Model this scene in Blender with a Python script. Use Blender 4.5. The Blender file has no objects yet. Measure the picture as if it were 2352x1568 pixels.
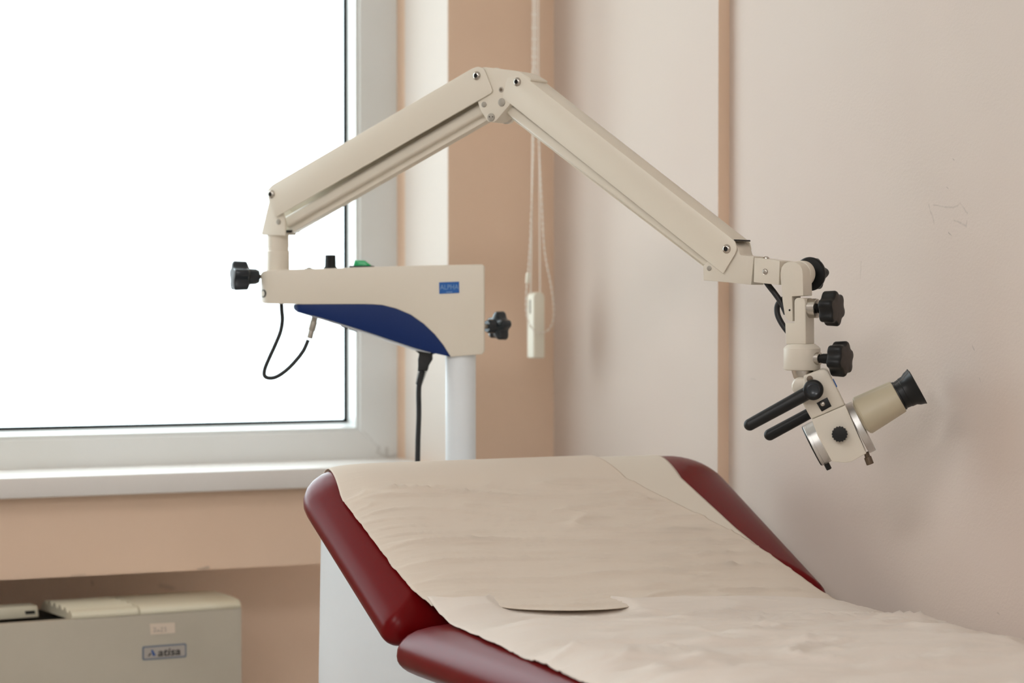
import bpy, bmesh, math, random
from mathutils import Vector, Matrix, noise
random.seed(4)
S = bpy.context.scene
COL = S.collection
PI = math.pi

# ------------------------------------------------------------------ camera
FPX, W0, H0 = 5200.0, 2352, 1568
EYE = Vector((0, 0, 1.15))
PSI = math.atan(FPX / 11724.0)
PIT = -math.atan((784 - 674) / FPX)
FW = Vector((math.sin(PSI) * math.cos(PIT), math.cos(PSI) * math.cos(PIT), math.sin(PIT)))
RT = Vector((math.cos(PSI), -math.sin(PSI), 0))
UP = RT.cross(FW)
FWH = Vector((FW.x, FW.y, 0)).normalized()
Z = Vector((0, 0, 1))

cd = bpy.data.cameras.new('camera')
cam = bpy.data.objects.new('camera', cd)
COL.objects.link(cam)
M = Matrix((RT, UP, -FW)).transposed().to_4x4()
M.translation = EYE
cam.matrix_world = M
cd.sensor_fit = 'HORIZONTAL'
cd.sensor_width = 36
cd.lens = 36 * FPX / W0
cd.clip_start = 0.05
cd.dof.use_dof = True
cd.dof.focus_distance = 2.76
cd.dof.aperture_fstop = 4.4
S.camera = cam

def ray(px, py):
    return (FW + RT * ((px - 1176) / FPX) + UP * ((784 - py) / FPX))
def hit(px, py, P, n):
    d = ray(px, py)
    return EYE + d * ((P - EYE).dot(n) / d.dot(n))
def atY(px, py, y): return hit(px, py, Vector((0, y, 0)), Vector((0, 1, 0)))
def atX(px, py, x): return hit(px, py, Vector((x, 0, 0)), Vector((1, 0, 0)))
def atD(px, py, d): return EYE + ray(px, py) * d

class Frame:
    """right axis a, up axis b, n towards the viewer"""
    def __init__(s, O, a, b=Z):
        s.O = Vector(O); s.a = Vector(a).normalized(); s.b = Vector(b).normalized()
        s.n = s.a.cross(s.b).normalized()
    def p(s, u, v, w=0): return s.O + s.a * u + s.b * v + s.n * w
    def uv(s, px, py, w=0):
        q = hit(px, py, s.O + s.n * w, s.n) - s.O
        return (q.dot(s.a), q.dot(s.b))
    def at(s, px, py, w=0):
        return hit(px, py, s.O + s.n * w, s.n)

# ------------------------------------------------------------------ materials
def lin(c):
    f = lambda x: x / 12.92 if x <= 0.04045 else ((x + 0.055) / 1.055) ** 2.4
    return tuple(f(v / 255.0) for v in c) + (1,)

def mat(name, rgb, rough=0.5, metal=0.0, bump=None, var=None, spec=0.5, coat=0, emit=None, trans=0.0):
    m = bpy.data.materials.new(name); m.use_nodes = True
    nt = m.node_tree; N = nt.nodes; L = nt.links
    b = N['Principled BSDF']
    b.inputs['Base Color'].default_value = lin(rgb)
    b.inputs['Roughness'].default_value = rough
    b.inputs['Metallic'].default_value = metal
    b.inputs['Specular IOR Level'].default_value = spec
    b.inputs['Coat Weight'].default_value = coat
    if trans: b.inputs['Transmission Weight'].default_value = trans
    tc = N.new('ShaderNodeTexCoord')
    if var:
        sc, rgb2, lo, hi = var
        n = N.new('ShaderNodeTexNoise'); n.inputs['Scale'].default_value = sc; n.inputs['Detail'].default_value = 5
        L.new(tc.outputs['Object'], n.inputs['Vector'])
        r = N.new('ShaderNodeMapRange'); r.inputs[1].default_value = lo; r.inputs[2].default_value = hi
        L.new(n.outputs['Fac'], r.inputs[0])
        mx = N.new('ShaderNodeMix'); mx.data_type = 'RGBA'
        mx.inputs[6].default_value = lin(rgb); mx.inputs[7].default_value = lin(rgb2)
        L.new(r.outputs[0], mx.inputs[0]); L.new(mx.outputs[2], b.inputs['Base Color'])
    if bump:
        sc, st, dist = bump[:3]
        n = N.new('ShaderNodeTexNoise'); n.inputs['Scale'].default_value = sc; n.inputs['Detail'].default_value = 4
        if len(bump) > 3:
            mp = N.new('ShaderNodeMapping'); mp.inputs['Scale'].default_value = bump[3]
            L.new(tc.outputs['Object'], mp.inputs[0]); L.new(mp.outputs[0], n.inputs['Vector'])
        else:
            L.new(tc.outputs['Object'], n.inputs['Vector'])
        bp = N.new('ShaderNodeBump'); bp.inputs['Strength'].default_value = st; bp.inputs['Distance'].default_value = dist
        L.new(n.outputs['Fac'], bp.inputs['Height']); L.new(bp.outputs[0], b.inputs['Normal'])
    return m

def add_marks(m, segs, rgb, width=0.0012, strength=0.5):
    """thin scuffs and cracks of the plaster: distance to short world-space segments"""
    nt = m.node_tree; N = nt.nodes; L = nt.links
    b = N['Principled BSDF']
    geo = N.new('ShaderNodeNewGeometry')
    nz = N.new('ShaderNodeTexNoise'); nz.inputs['Scale'].default_value = 60; nz.inputs['Detail'].default_value = 3
    L.new(geo.outputs['Position'], nz.inputs['Vector'])
    off = N.new('ShaderNodeVectorMath'); off.operation = 'MULTIPLY_ADD'
    L.new(nz.outputs['Color'], off.inputs[0]); off.inputs[1].default_value = (0.006,) * 3; 
    sub = N.new('ShaderNodeVectorMath'); sub.operation = 'SUBTRACT'
    L.new(geo.outputs['Position'], sub.inputs[0]); sub.inputs[1].default_value = (0.003,) * 3
    L.new(sub.outputs[0], off.inputs[2])
    prev = None
    for (A, B, wd, st) in segs:
        A = Vector(A); B = Vector(B); d = B - A; l2 = d.dot(d)
        pa = N.new('ShaderNodeVectorMath'); pa.operation = 'SUBTRACT'
        L.new(off.outputs[0], pa.inputs[0]); pa.inputs[1].default_value = A
        dt = N.new('ShaderNodeVectorMath'); dt.operation = 'DOT_PRODUCT'
        L.new(pa.outputs[0], dt.inputs[0]); dt.inputs[1].default_value = d / l2
        cl = N.new('ShaderNodeClamp'); L.new(dt.outputs['Value'], cl.inputs[0])
        sc = N.new('ShaderNodeVectorMath'); sc.operation = 'SCALE'; sc.inputs[0].default_value = d
        L.new(cl.outputs[0], sc.inputs['Scale'])
        ds = N.new('ShaderNodeVectorMath'); ds.operation = 'DISTANCE'
        L.new(pa.outputs[0], ds.inputs[0]); L.new(sc.outputs[0], ds.inputs[1])
        mr = N.new('ShaderNodeMapRange'); mr.inputs[1].default_value = 0; mr.inputs[2].default_value = wd
        mr.inputs[3].default_value = st; mr.inputs[4].default_value = 0
        L.new(ds.outputs['Value'], mr.inputs[0])
        if prev is None: prev = mr.outputs[0]
        else:
            mxn = N.new('ShaderNodeMath'); mxn.operation = 'MAXIMUM'
            L.new(prev, mxn.inputs[0]); L.new(mr.outputs[0], mxn.inputs[1]); prev = mxn.outputs[0]
    mx = N.new('ShaderNodeMix'); mx.data_type = 'RGBA'
    src = b.inputs['Base Color'].links
    if src: L.new(src[0].from_socket, mx.inputs[6])
    else: mx.inputs[6].default_value = b.inputs['Base Color'].default_value
    mx.inputs[7].default_value = lin(rgb)
    L.new(prev, mx.inputs[0]); L.new(mx.outputs[2], b.inputs['Base Color'])

PEACH = mat('peach_wall_paint', (226, 199, 175), 0.7, bump=(260, 0.12, 0.002), var=(2.5, (221, 193, 168), 0.4, 0.7))
RWALL = mat('pale_wall_paint', (203, 189, 178), 0.65, bump=(300, 0.12, 0.002), var=(1.8, (201, 184, 173), 0.4, 0.7))
JAMB = mat('jamb_paint', (216, 207, 198), 0.6, bump=(260, 0.1, 0.002))
FARWALL = mat('grey_wall_paint', (196, 192, 188), 0.7)
CEILM = mat('ceiling_paint', (236, 230, 222), 0.8)
FLOORM = mat('floor_linoleum', (176, 170, 160), 0.5, var=(30, (160, 154, 146), 0.4, 0.6))
PVC = mat('window_plastic', (224, 226, 225), 0.35, var=(3, (219, 220, 216), 0.4, 0.7))
SILLM = mat('sill_plastic', (226, 222, 218), 0.35, var=(4, (220, 215, 210), 0.4, 0.7))
GASK = mat('dark_gasket', (26, 32, 34), 0.7)
WHITE = mat('warm_white_enamel', (221, 213, 198), 0.38, bump=(500, 0.03, 0.001))
WHITE2 = mat('cream_enamel', (212, 204, 190), 0.34)
POLEM = mat('pole_enamel', (224, 229, 233), 0.4)
BLUE = mat('navy_plastic', (2, 38, 96), 0.45, spec=.25, bump=(700, 0.06, 0.001))
BLACK = mat('black_plastic', (13, 13, 14), 0.42, spec=.35)
KNOBF = mat('knob_face_sheen', (58, 51, 48), 0.6)  # face colour lightened in place of the knob's reflection
BLACKG = mat('black_gloss_plastic', (34, 40, 46), 0.25)  # base colour lifted to blue-grey for the reflections on the knobs
RUBBER = mat('black_rubber', (20, 20, 22), 0.5)
STEEL = mat('brushed_steel', (190, 184, 176), 0.25, metal=1.0)
ALU = mat('satin_aluminium', (200, 196, 190), 0.33, metal=1.0)
ZINC = mat('zinc_pin', (168, 162, 152), 0.45, metal=0.6)
BRASS = mat('brass_screw', (120, 92, 60), 0.4, metal=0.8)
BROWNS = mat('dark_screw', (108, 94, 80), 0.45, metal=0.6)
GREEN = mat('green_rocker', (10, 170, 100), 0.25)
LABELB = mat('blue_label', (0, 88, 168), 0.4)
LABELT = mat('pale_blue_lettering', (120, 160, 205), 0.5)
TUBE = mat('beige_tube_paint', (182, 172, 148), 0.4)
SILVER = mat('silver_ring', (205, 203, 200), 0.35, metal=0.85)
CASING = mat('grey_casing', (186, 178, 162), 0.55, var=(6, (178, 170, 154), 0.4, 0.7), bump=(400, 0.05, 0.001))
LIDM = mat('cream_lid', (218, 212, 190), 0.45, var=(9, (206, 196, 170), 0.55, 0.75))
DARK = mat('dark_recess', (30, 27, 24), 0.7)
BADGE = mat('badge_plate', (168, 160, 152), 0.4)
BADGEB = mat('badge_border', (104, 116, 132), 0.5)
BADGET = mat('badge_lettering', (26, 24, 24), 0.5)
BADGEA = mat('badge_blue', (36, 78, 140), 0.5)
STICKER = mat('paper_sticker', (214, 198, 180), 0.7)
INK = mat('faded_ink', (150, 140, 130), 0.7)
CORDM = mat('white_cord', (226, 216, 204), 0.6)
WEIGHTM = mat('ivory_plastic', (226, 220, 204), 0.4)
VINYL = mat('burgundy_vinyl', (100, 7, 11), 0.30, spec=.13, bump=(1500, 0.05, 0.0006))

def paper_mat(name, rgb, rot, crepe=0.3, thin=.18):
    m = mat(name, rgb, 0.8, spec=0.2)
    nt = m.node_tree; N = nt.nodes; L = nt.links; b = N['Principled BSDF']
    tc = N['Texture Coordinate']
    mp = N.new('ShaderNodeMapping'); mp.inputs['Rotation'].default_value = (0, 0, rot); mp.inputs['Scale'].default_value = (6, 90, 60)
    L.new(tc.outputs['Object'], mp.inputs[0])
    n1 = N.new('ShaderNodeTexNoise'); n1.inputs['Scale'].default_value = 1.0; n1.inputs['Detail'].default_value = 3; n1.inputs['Distortion'].default_value = 0.6
    L.new(mp.outputs[0], n1.inputs['Vector'])
    n2 = N.new('ShaderNodeTexNoise'); n2.inputs['Scale'].default_value = 420; n2.inputs['Detail'].default_value = 2
    L.new(tc.outputs['Object'], n2.inputs['Vector'])
    b1 = N.new('ShaderNodeBump'); b1.inputs['Strength'].default_value = crepe; b1.inputs['Distance'].default_value = 0.004
    b2 = N.new('ShaderNodeBump'); b2.inputs['Strength'].default_value = 0.10; b2.inputs['Distance'].default_value = 0.001
    L.new(n1.outputs['Fac'], b1.inputs['Height']); L.new(n2.outputs['Fac'], b2.inputs['Height'])
    L.new(b1.outputs[0], b2.inputs['Normal']); L.new(b2.outputs[0], b.inputs['Normal'])
    tl = N.new('ShaderNodeBsdfTranslucent'); tl.inputs['Color'].default_value = lin(rgb)
    ms = N.new('ShaderNodeMixShader'); ms.inputs[0].default_value = thin
    out = N['Material Output']
    L.new(b.outputs[0], ms.inputs[1]); L.new(tl.outputs[0], ms.inputs[2]); L.new(ms.outputs[0], out.inputs[0])
    return m
PAPER_B = paper_mat('backrest_paper', (228, 216, 202), 0.10, 0.16)
PAPER_A = paper_mat('under_paper', (231, 222, 209), 0.05, 0.05, .2)
PAPER_H = paper_mat('window_lit_paper', (244, 244, 244), 0.05, 0.08, .72)  # hanging part of the under sheet, whitened and more translucent for window light
PAPER_C = paper_mat('seat_paper', (231, 221, 211), -0.15, 0.22)

def glass_mat():
    m = bpy.data.materials.new('window_glass'); m.use_nodes = True
    nt = m.node_tree; N = nt.nodes; L = nt.links
    N.remove(N['Principled BSDF'])
    t = N.new('ShaderNodeBsdfTransparent'); t.inputs[0].default_value = (0.93, 0.96, 0.96, 1)
    g = N.new('ShaderNodeBsdfGlossy'); g.inputs['Roughness'].default_value = 0.02
    ms = N.new('ShaderNodeMixShader'); ms.inputs[0].default_value = 0.05
    L.new(t.outputs[0], ms.inputs[1]); L.new(g.outputs[0], ms.inputs[2])
    L.new(ms.outputs[0], N['Material Output'].inputs[0])
    return m
GLASS = glass_mat()

# ------------------------------------------------------------------ mesh helpers
def link(name, bm, mats, root=None, parent=None, smooth=35, props=None):
    """one mesh object; vertices are given in world space, stored relative to the root empty"""
    org = root.location.copy() if root else Vector((0, 0, 0))
    if root is None and props and 'origin' in props:
        org = Vector(props.pop('origin'))
    bmesh.ops.remove_doubles(bm, verts=bm.verts[:], dist=1e-6)
    bmesh.ops.recalc_face_normals(bm, faces=bm.faces[:])
    for v in bm.verts: v.co -= org
    me = bpy.data.meshes.new(name)
    for f in bm.faces: f.smooth = True
    bm.to_mesh(me); bm.free()
    if smooth: me.set_sharp_from_angle(angle=math.radians(smooth))
    for m in (mats if isinstance(mats, (list, tuple)) else [mats]): me.materials.append(m)
    o = bpy.data.objects.new(name, me); COL.objects.link(o)
    if parent is not None: o.parent = parent
    elif root is not None: o.parent = root
    else: o.location = org
    if props:
        for k, v in props.items(): o[k] = v
    return o

def thing(name, loc, label, cat, group=None):
    o = bpy.data.objects.new(name, None); o.empty_display_size = 0.05
    COL.objects.link(o); o.location = loc
    o['label'] = label; o['category'] = cat
    if group: o['group'] = group
    return o

def merge(bm, src, mi=0):
    """append bmesh src to bm"""
    mp = {}
    for v in src.verts: mp[v] = bm.verts.new(v.co)
    for f in src.faces:
        try:
            nf = bm.faces.new([mp[v] for v in f.verts]); nf.material_index = mi
        except ValueError: pass
    src.free()
    return bm

def bevel(bm, off, ang=30, seg=2):
    if off <= 0: return bm
    bmesh.ops.remove_doubles(bm, verts=bm.verts[:], dist=1e-6)
    bmesh.ops.recalc_face_normals(bm, faces=bm.faces[:])
    es = [e for e in bm.edges if len(e.link_faces) == 2 and e.calc_face_angle(0) > math.radians(ang)]
    bmesh.ops.bevel(bm, geom=es, offset=off, segments=seg, profile=0.5, affect='EDGES', clamp_overlap=True)
    return bm

def smooth_poly(pts, idx_r):
    """round selected corners: pts list of (x,y) or (x,y,r)"""
    out = []
    n = len(pts)
    for i, p in enumerate(pts):
        r = p[2] if len(p) > 2 else 0
        P = Vector(p[:2])
        if r <= 0: out.append(tuple(P)); continue
        A = Vector(pts[i - 1][:2]) - P; B = Vector(pts[(i + 1) % n][:2]) - P
        da, db = min(r, A.length * .49), min(r, B.length * .49)
        a = P + A.normalized() * da; b = P + B.normalized() * db
        for k in range(5):
            t = k / 4
            out.append(tuple((1 - t) ** 2 * a + 2 * t * (1 - t) * P + t * t * b))
    return out

def prism(fr, poly, w0, w1, bv=0.001, seg=2):
    bm = bmesh.new()
    A = [bm.verts.new(fr.p(u, v, w0)) for u, v in poly]
    B = [bm.verts.new(fr.p(u, v, w1)) for u, v in poly]
    n = len(poly)
    bm.faces.new(A); bm.faces.new(B[::-1])
    for i in range(n): bm.faces.new((A[i], B[i], B[(i + 1) % n], A[(i + 1) % n]))
    return bevel(bm, bv, 30, seg)

def pxpoly(fr, pts, w):
    """pixel outline with optional corner radius (px) -> plane coordinates at offset w"""
    return [fr.uv(x, y, w) for x, y in smooth_poly(pts, None)]

def box(c, a, b, n, ha, hb, hn, bv=0.001, seg=2):
    bm = bmesh.new()
    a = Vector(a).normalized(); b = Vector(b).normalized(); n = Vector(n).normalized()
    vs = [bm.verts.new(Vector(c) + a * (i * ha) + b * (j * hb) + n * (k * hn)) for i in (-1, 1) for j in (-1, 1) for k in (-1, 1)]
    for q in ((0, 1, 3, 2), (4, 6, 7, 5), (0, 4, 5, 1), (2, 3, 7, 6), (0, 2, 6, 4), (1, 5, 7, 3)):
        bm.faces.new([vs[i] for i in q])
    return bevel(bm, bv, 30, seg)

def aabox(x0, x1, y0, y1, z0, z1, bv=0.0):
    return box(((x0 + x1) / 2, (y0 + y1) / 2, (z0 + z1) / 2), (1, 0, 0), (0, 1, 0), (0, 0, 1), (x1 - x0) / 2, (y1 - y0) / 2, (z1 - z0) / 2, bv)

def basis(d):
    d = Vector(d).normalized()
    h = Vector((0, 0, 1)) if abs(d.z) < 0.9 else Vector((1, 0, 0))
    x = d.cross(h).normalized(); y = d.cross(x).normalized()
    return d, x, y

def lathe(P, d, prof, seg=32, star=None):
    """prof: list of (distance along d, radius); star(angle)->multiplier"""
    d, x, y = basis(d); bm = bmesh.new(); P = Vector(P)
    rings = []
    for t, r in prof:
        if r < 1e-7: rings.append([bm.verts.new(P + d * t)])
        else:
            rings.append([bm.verts.new(P + d * t + (x * math.cos(2 * PI * k / seg) + y * math.sin(2 * PI * k / seg)) * r * (star(2 * PI * k / seg) if star else 1)) for k in range(seg)])
    for a, b in zip(rings, rings[1:]):
        for k in range(seg):
            k2 = (k + 1) % seg
            if len(a) == 1 and len(b) == 1: continue
            if len(a) == 1: bm.faces.new((a[0], b[k], b[k2]))
            elif len(b) == 1: bm.faces.new((a[k], b[0], a[k2]))
            else: bm.faces.new((a[k], b[k], b[k2], a[k2]))
    if len(rings[0]) > 1: bm.faces.new(rings[0])
    if len(rings[-1]) > 1: bm.faces.new(rings[-1])
    return bm

def cyl(P, Q, r, r2=None, seg=28, bv=0.0):
    P = Vector(P); Q = Vector(Q); r2 = r if r2 is None else r2; l = (Q - P).length
    if bv: return lathe(P, Q - P, [(0, r - bv), (bv * .3, r - bv * .3), (bv, r), (l - bv, r2), (l - bv * .3, r2 - bv * .3), (l, r2 - bv)], seg)
    return lathe(P, Q - P, [(0, r), (l, r2)], seg)

def catmull(pts, n=8):
    pts = [Vector(p) for p in pts]; out = []
    for i in range(len(pts) - 1):
        p0 = pts[max(i - 1, 0)]; p1 = pts[i]; p2 = pts[i + 1]; p3 = pts[min(i + 2, len(pts) - 1)]
        for k in range(n):
            t = k / n
            out.append(0.5 * ((2 * p1) + (p2 - p0) * t + (2 * p0 - 5 * p1 + 4 * p2 - p3) * t * t + (3 * p1 - p0 - 3 * p2 + p3) * t ** 3))
    out.append(pts[-1]); return out

def tube(pts, r, seg=12, n=8, smooth=True):
    path = catmull(pts, n) if smooth else [Vector(p) for p in pts]
    bm = bmesh.new(); rings = []; x = None
    for i, p in enumerate(path):
        d = (path[min(i + 1, len(path) - 1)] - path[max(i - 1, 0)]).normalized()
        if x is None: _, x, _ = basis(d)
        x = (x - d * x.dot(d)).normalized(); y = d.cross(x)
        rr = r(i / (len(path) - 1)) if callable(r) else r
        rings.append([bm.verts.new(p + (x * math.cos(2 * PI * k / seg) + y * math.sin(2 * PI * k / seg)) * rr) for k in range(seg)])
    for a, b in zip(rings, rings[1:]):
        for k in range(seg): bm.faces.new((a[k], b[k], b[(k + 1) % seg], a[(k + 1) % seg]))
    bm.faces.new(rings[0]); bm.faces.new(rings[-1])
    return bm

def sphere(P, r, u=12, v=8):
    bm = bmesh.new(); bmesh.ops.create_uvsphere(bm, u_segments=u, v_segments=v, radius=r)
    bmesh.ops.translate(bm, verts=bm.verts[:], vec=Vector(P)); return bm

def text_bm(txt, size, fr, u, v, w, bold=0.0, shear=0.0, thick=0.0003, sx=1.0, center=True):
    c = bpy.data.curves.new('t', 'FONT'); c.body = txt; c.size = size; c.offset = bold; c.shear = shear
    c.align_x = 'CENTER' if center else 'LEFT'; c.align_y = 'CENTER'; c.extrude = thick / 2; c.resolution_u = 3
    o = bpy.data.objects.new('t', c); COL.objects.link(o)
    dg = bpy.context.evaluated_depsgraph_get(); dg.update()
    me = bpy.data.meshes.new_from_object(o.evaluated_get(dg))
    bm = bmesh.new(); bm.from_mesh(me)
    for q in bm.verts:
        x, y, z = q.co; q.co = fr.p(u + x * sx, v + y, w + z)
    bpy.data.objects.remove(o); bpy.data.curves.remove(c); bpy.data.meshes.remove(me)
    return bm

# ------------------------------------------------------------------ the room
YW = 3.40          # room face of the window wall
YF = YW + .125         # room face of the window frame
XL, YB, HC = -2.7, -2.3, 2.75
XC = atY(1272, 600, YW).x        # corner with the right wall
x_rev0 = atY(1029, 600, YW).x    # room edge of the splayed jamb
x_rev1 = atY(912, 600, YF).x     # frame edge of the jamb
z_sill = atY(400, 1066.5, YF).z
z_ab = atY(0, 1332, YW).z        # underside of the wall beam below the sill
z_sb = atY(0, 1147, YW - .03).z      # underside of the sill nose
WX0, WZ1 = -.55, 2.42            # left end and head of the window
YN = YW + .24                        # back of the heater niche

def quadbm(qs):
    bm = bmesh.new()
    for q in qs: bm.faces.new([bm.verts.new(Vector(p)) for p in q])
    return bm

w = bmesh.new()
YO = YW + .37
merge(w, aabox(XL, XC + .3, YW, YO, z_ab, z_sill - 0.002))                # beam under the sill
merge(w, aabox(XL, XC + .3, YN, YO + .05, 0, z_ab))                # back of niche
merge(w, aabox(XL, XC + .3, YW, YO, WZ1, HC))                      # lintel
merge(w, aabox(XL, WX0, YW, YO, z_sill - 0.002, WZ1))
# right pier with splayed jamb
fr = Frame((0, 0, 0), (1, 0, 0), (0, 1, 0))
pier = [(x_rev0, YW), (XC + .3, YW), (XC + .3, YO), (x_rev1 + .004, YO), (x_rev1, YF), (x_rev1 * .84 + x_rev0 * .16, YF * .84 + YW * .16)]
merge(w, prism(fr, pier, z_sill - 0.002, WZ1, 0))
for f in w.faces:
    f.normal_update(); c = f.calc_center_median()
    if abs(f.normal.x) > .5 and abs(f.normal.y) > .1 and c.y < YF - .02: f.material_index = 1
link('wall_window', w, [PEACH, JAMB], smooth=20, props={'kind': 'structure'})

# right wall: far part stands 2 cm proud and ends at a shaded return
ys = hit(1649, 700, Vector((XC, 0, 0)), Vector((1, 0, 0))).y
dpro = 0.022
p_far = Vector((XC, ys, 0))
# offset of the nearer wall so that the return shows 22 px wide
best = None
for k in range(5, 120):
    dx = k * 0.001
    q = Vector((XC + dx, ys, EYE.z)) - EYE
    px = 1176 + FPX * q.dot(RT) / q.dot(FW)
    if px >= 1673: dpro = dx; break
w = bmesh.new()
merge(w, aabox(XC, XC + .35, ys, YW + .02, 0, HC))
merge(w, aabox(XC + dpro, XC + .35, YB, ys + .01, 0, HC))
for f in w.faces:
    f.normal_update(); c = f.calc_center_median()
    if abs(f.normal.y) > .9 and abs(c.y - ys) < .002: f.material_index = 1  # return face painted peach for the tone of its shade
wr = link('wall_right', w, [RWALL, PEACH], smooth=20, props={'kind': 'structure'})
XR = XC + dpro
link('wall_left', aabox(XL - .2, XL, YB, YO, 0, HC), FARWALL, props={'kind': 'structure'})
link('wall_back', aabox(XL, XR, YB - .2, YB, 0, HC), FARWALL, props={'kind': 'structure'})
link('floor', aabox(XL - .2, XR + .3, YB - .2, YO, -.1, 0), FLOORM, props={'kind': 'structure'})
link('ceiling', aabox(XL - .2, XR + .3, YB - .2, YO, HC, HC + .1), CEILM, props={'kind': 'structure'})

def wp(px, py):
    p = atX(px, py, XR); return tuple(p)
segs = []
def stroke(pts, wd, st):
    for a, b in zip(pts, pts[1:]): segs.append((wp(*a), wp(*b), wd, st))
stroke([(2133, 470), (2143, 500), (2145, 510)], .0016, .35)
stroke([(2145, 470), (2175, 474), (2190, 478), (2206, 469), (2222, 488)], .0018, .35)
stroke([(2192, 506), (2219, 519), (2221, 508)], .0018, .4)
stroke([(2179, 534), (2187, 541)], .0012, .8)
stroke([(2190, 364), (2192, 367)], .0010, .7)
stroke([(2174, 430), (2177, 434)], .0010, .7)
stroke([(1466, 715), (1478, 730)], .0012, .5)
stroke([(1978, 600), (1975, 640)], .0014, .3)
stroke([(2233, 790), (2238, 805)], .0012, .5)
stroke([(2250, 868), (2254, 878)], .0012, .5)
stroke([(1725, 870), (1735, 872)], .0014, .3)
stroke([(2290, 1406), (2295, 1410)], .0016, .6)
stroke([(1830, 745), (1845, 760)], .0012, .3)
add_marks(RWALL, segs, (140, 128, 118))
segs2 = []
def stroke2(pts, wd, st):
    for a, b in zip(pts, pts[1:]): segs2.append((tuple(atY(*a, YW)), tuple(atY(*b, YW)), wd, st))
stroke2([(455, 1307), (478, 1304)], .004, .6)
stroke2([(165, 1322), (195, 1320)], .003, .35)
def stroken(pts, wd, st):
    for a, b in zip(pts, pts[1:]): segs2.append((tuple(atY(*a, YN)), tuple(atY(*b, YN)), wd, st))
stroken([(210, 1333), (214, 1344)], .002, .5)
stroken([(370, 1345), (395, 1350)], .006, .3)
segs3 = []
def strokef(pts, wd, st):
    for a, b in zip(pts, pts[1:]): segs3.append((tuple(atY(*a, YF)), tuple(atY(*b, YF)), wd, st))
strokef([(829, 985), (860, 1018), (888, 1050)], .0010, .45)
strokef([(870, 1026), (866, 1038), (876, 1044), (886, 1048)], .0030, .35)
strokef([(888, 1030), (889, 1050), (907, 1046)], .0045, .40)
strokef([(832, 300), (832, 900)], .0007, .22)
strokef([(0, 1008), (400, 1000), (820, 990)], .0010, .18)
add_marks(PVC, segs3, (120, 112, 96))
add_marks(PEACH, segs2, (120, 108, 96))

# window: two casements, the visible one to the right
def window():
    def px_x(px): return atY(px, 600, YF).x
    zb_bead = atY(400, 1001, YF).z; zb_glass = atY(400, 977, YF).z
    xb_bead = px_x(827); xb_glass = px_x(797)
    xm = 0.25                                    # mullion, outside the picture
    fr = Frame((0, YF, 0), (1, 0, 0), Z)
    w = bmesh.new()
    x1 = x_rev1 + .01
    def mitre(xa, xb, za, zb, ta, tb, y0, y1, bv):
        """rectangular frame of four mitred bars between outer and inner rectangles"""
        O = [(xa, za), (xb, za), (xb, zb), (xa, zb)]
        I = [(xa + ta[0], za + tb[0]), (xb - ta[1], za + tb[0]), (xb - ta[1], zb - tb[1]), (xa + ta[0], zb - tb[1])]
        g = bmesh.new()
        for k in range(4):
            merge(g, prism(fr, [O[k], O[(k + 1) % 4], I[(k + 1) % 4], I[k]], YF - y0, YF - y1, bv))
        return g
    zt = WZ1 - 0.0
    out = mitre(xm, x1, z_sill - .03, zt, (.07, x1 - xb_bead), (zb_bead - z_sill + .03, .08), YF, YF + .06, 0.0012)
    merge(out, mitre(WX0, xm, z_sill - .03, zt, (.07, .07), (zb_bead - z_sill + .03, .08), YF, YF + .06, 0.0012))
    win = link('window_1', out, PVC, smooth=30, props={'kind': 'structure'})
    yb0, yb1 = YF + .006, YF + .050
    xg = atY(797, 600, yb1).x; zg = atY(400, 979, yb1).z
    def bead(xa, xb, za, zb, ia, ib, ja, jb):
        """glazing bead: square front, inner side sloping back to the pane"""
        O = [(xa, za), (xb, za), (xb, zb), (xa, zb)]
        F = [(xa + .006, za + .006), (xb - .006, za + .006), (xb - .006, zb - .006), (xa + .006, zb - .006)]
        K = [(ia, ja), (ib, ja), (ib, jb), (ia, jb)]
        g = bmesh.new()
        R = [[g.verts.new((x, yy, z)) for x, z in q] for q, yy in ((O, yb1), (O, yb0), (F, yb0 - .001), (K, yb1))]
        for a, b in zip(R, R[1:] + R[:1]):
            for k in range(4): g.faces.new((a[k], a[(k + 1) % 4], b[(k + 1) % 4], b[k]))
        return g
    bd = bead(xm + .07, xb_bead, zb_bead, zt - .08, xm + .09, xg, zg, zt - .1)
    merge(bd, bead(WX0 + .07, xm - .07, zb_bead, zt - .08, WX0 + .09, xm - .09, zg, zt - .1))
    link('glazing_bead', bd, PVC, parent=win, smooth=20)
    g = mitre(xm + .085, xg + .002, zg - .002, zt - .095, (.010, .0080), (.0075, .008), yb1 - .0015, yb1 + .002, 0)
    merge(g, mitre(WX0 + .085, xm - .085, zg - .002, zt - .095, (.010, .010), (.0075, .008), yb1 - .0015, yb1 + .002, 0))
    link('gasket', g, GASK, parent=win)
    for (a, b) in ((xm + .08, xg + .004), (WX0 + .08, xm - .08)):
        link('glass_pane', aabox(a, b, yb1 + .002, yb1 + .008, zg - .004, zt - .09), GLASS, parent=win)
    return win
win = window()
# outer sill / frame rebate seen through the pane edge
link('trim_1', aabox(WX0, x_rev1 + .004, YW - .03, YF + .01, z_sb, z_sill, 0.004), SILLM, props={'kind': 'structure'})

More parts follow.
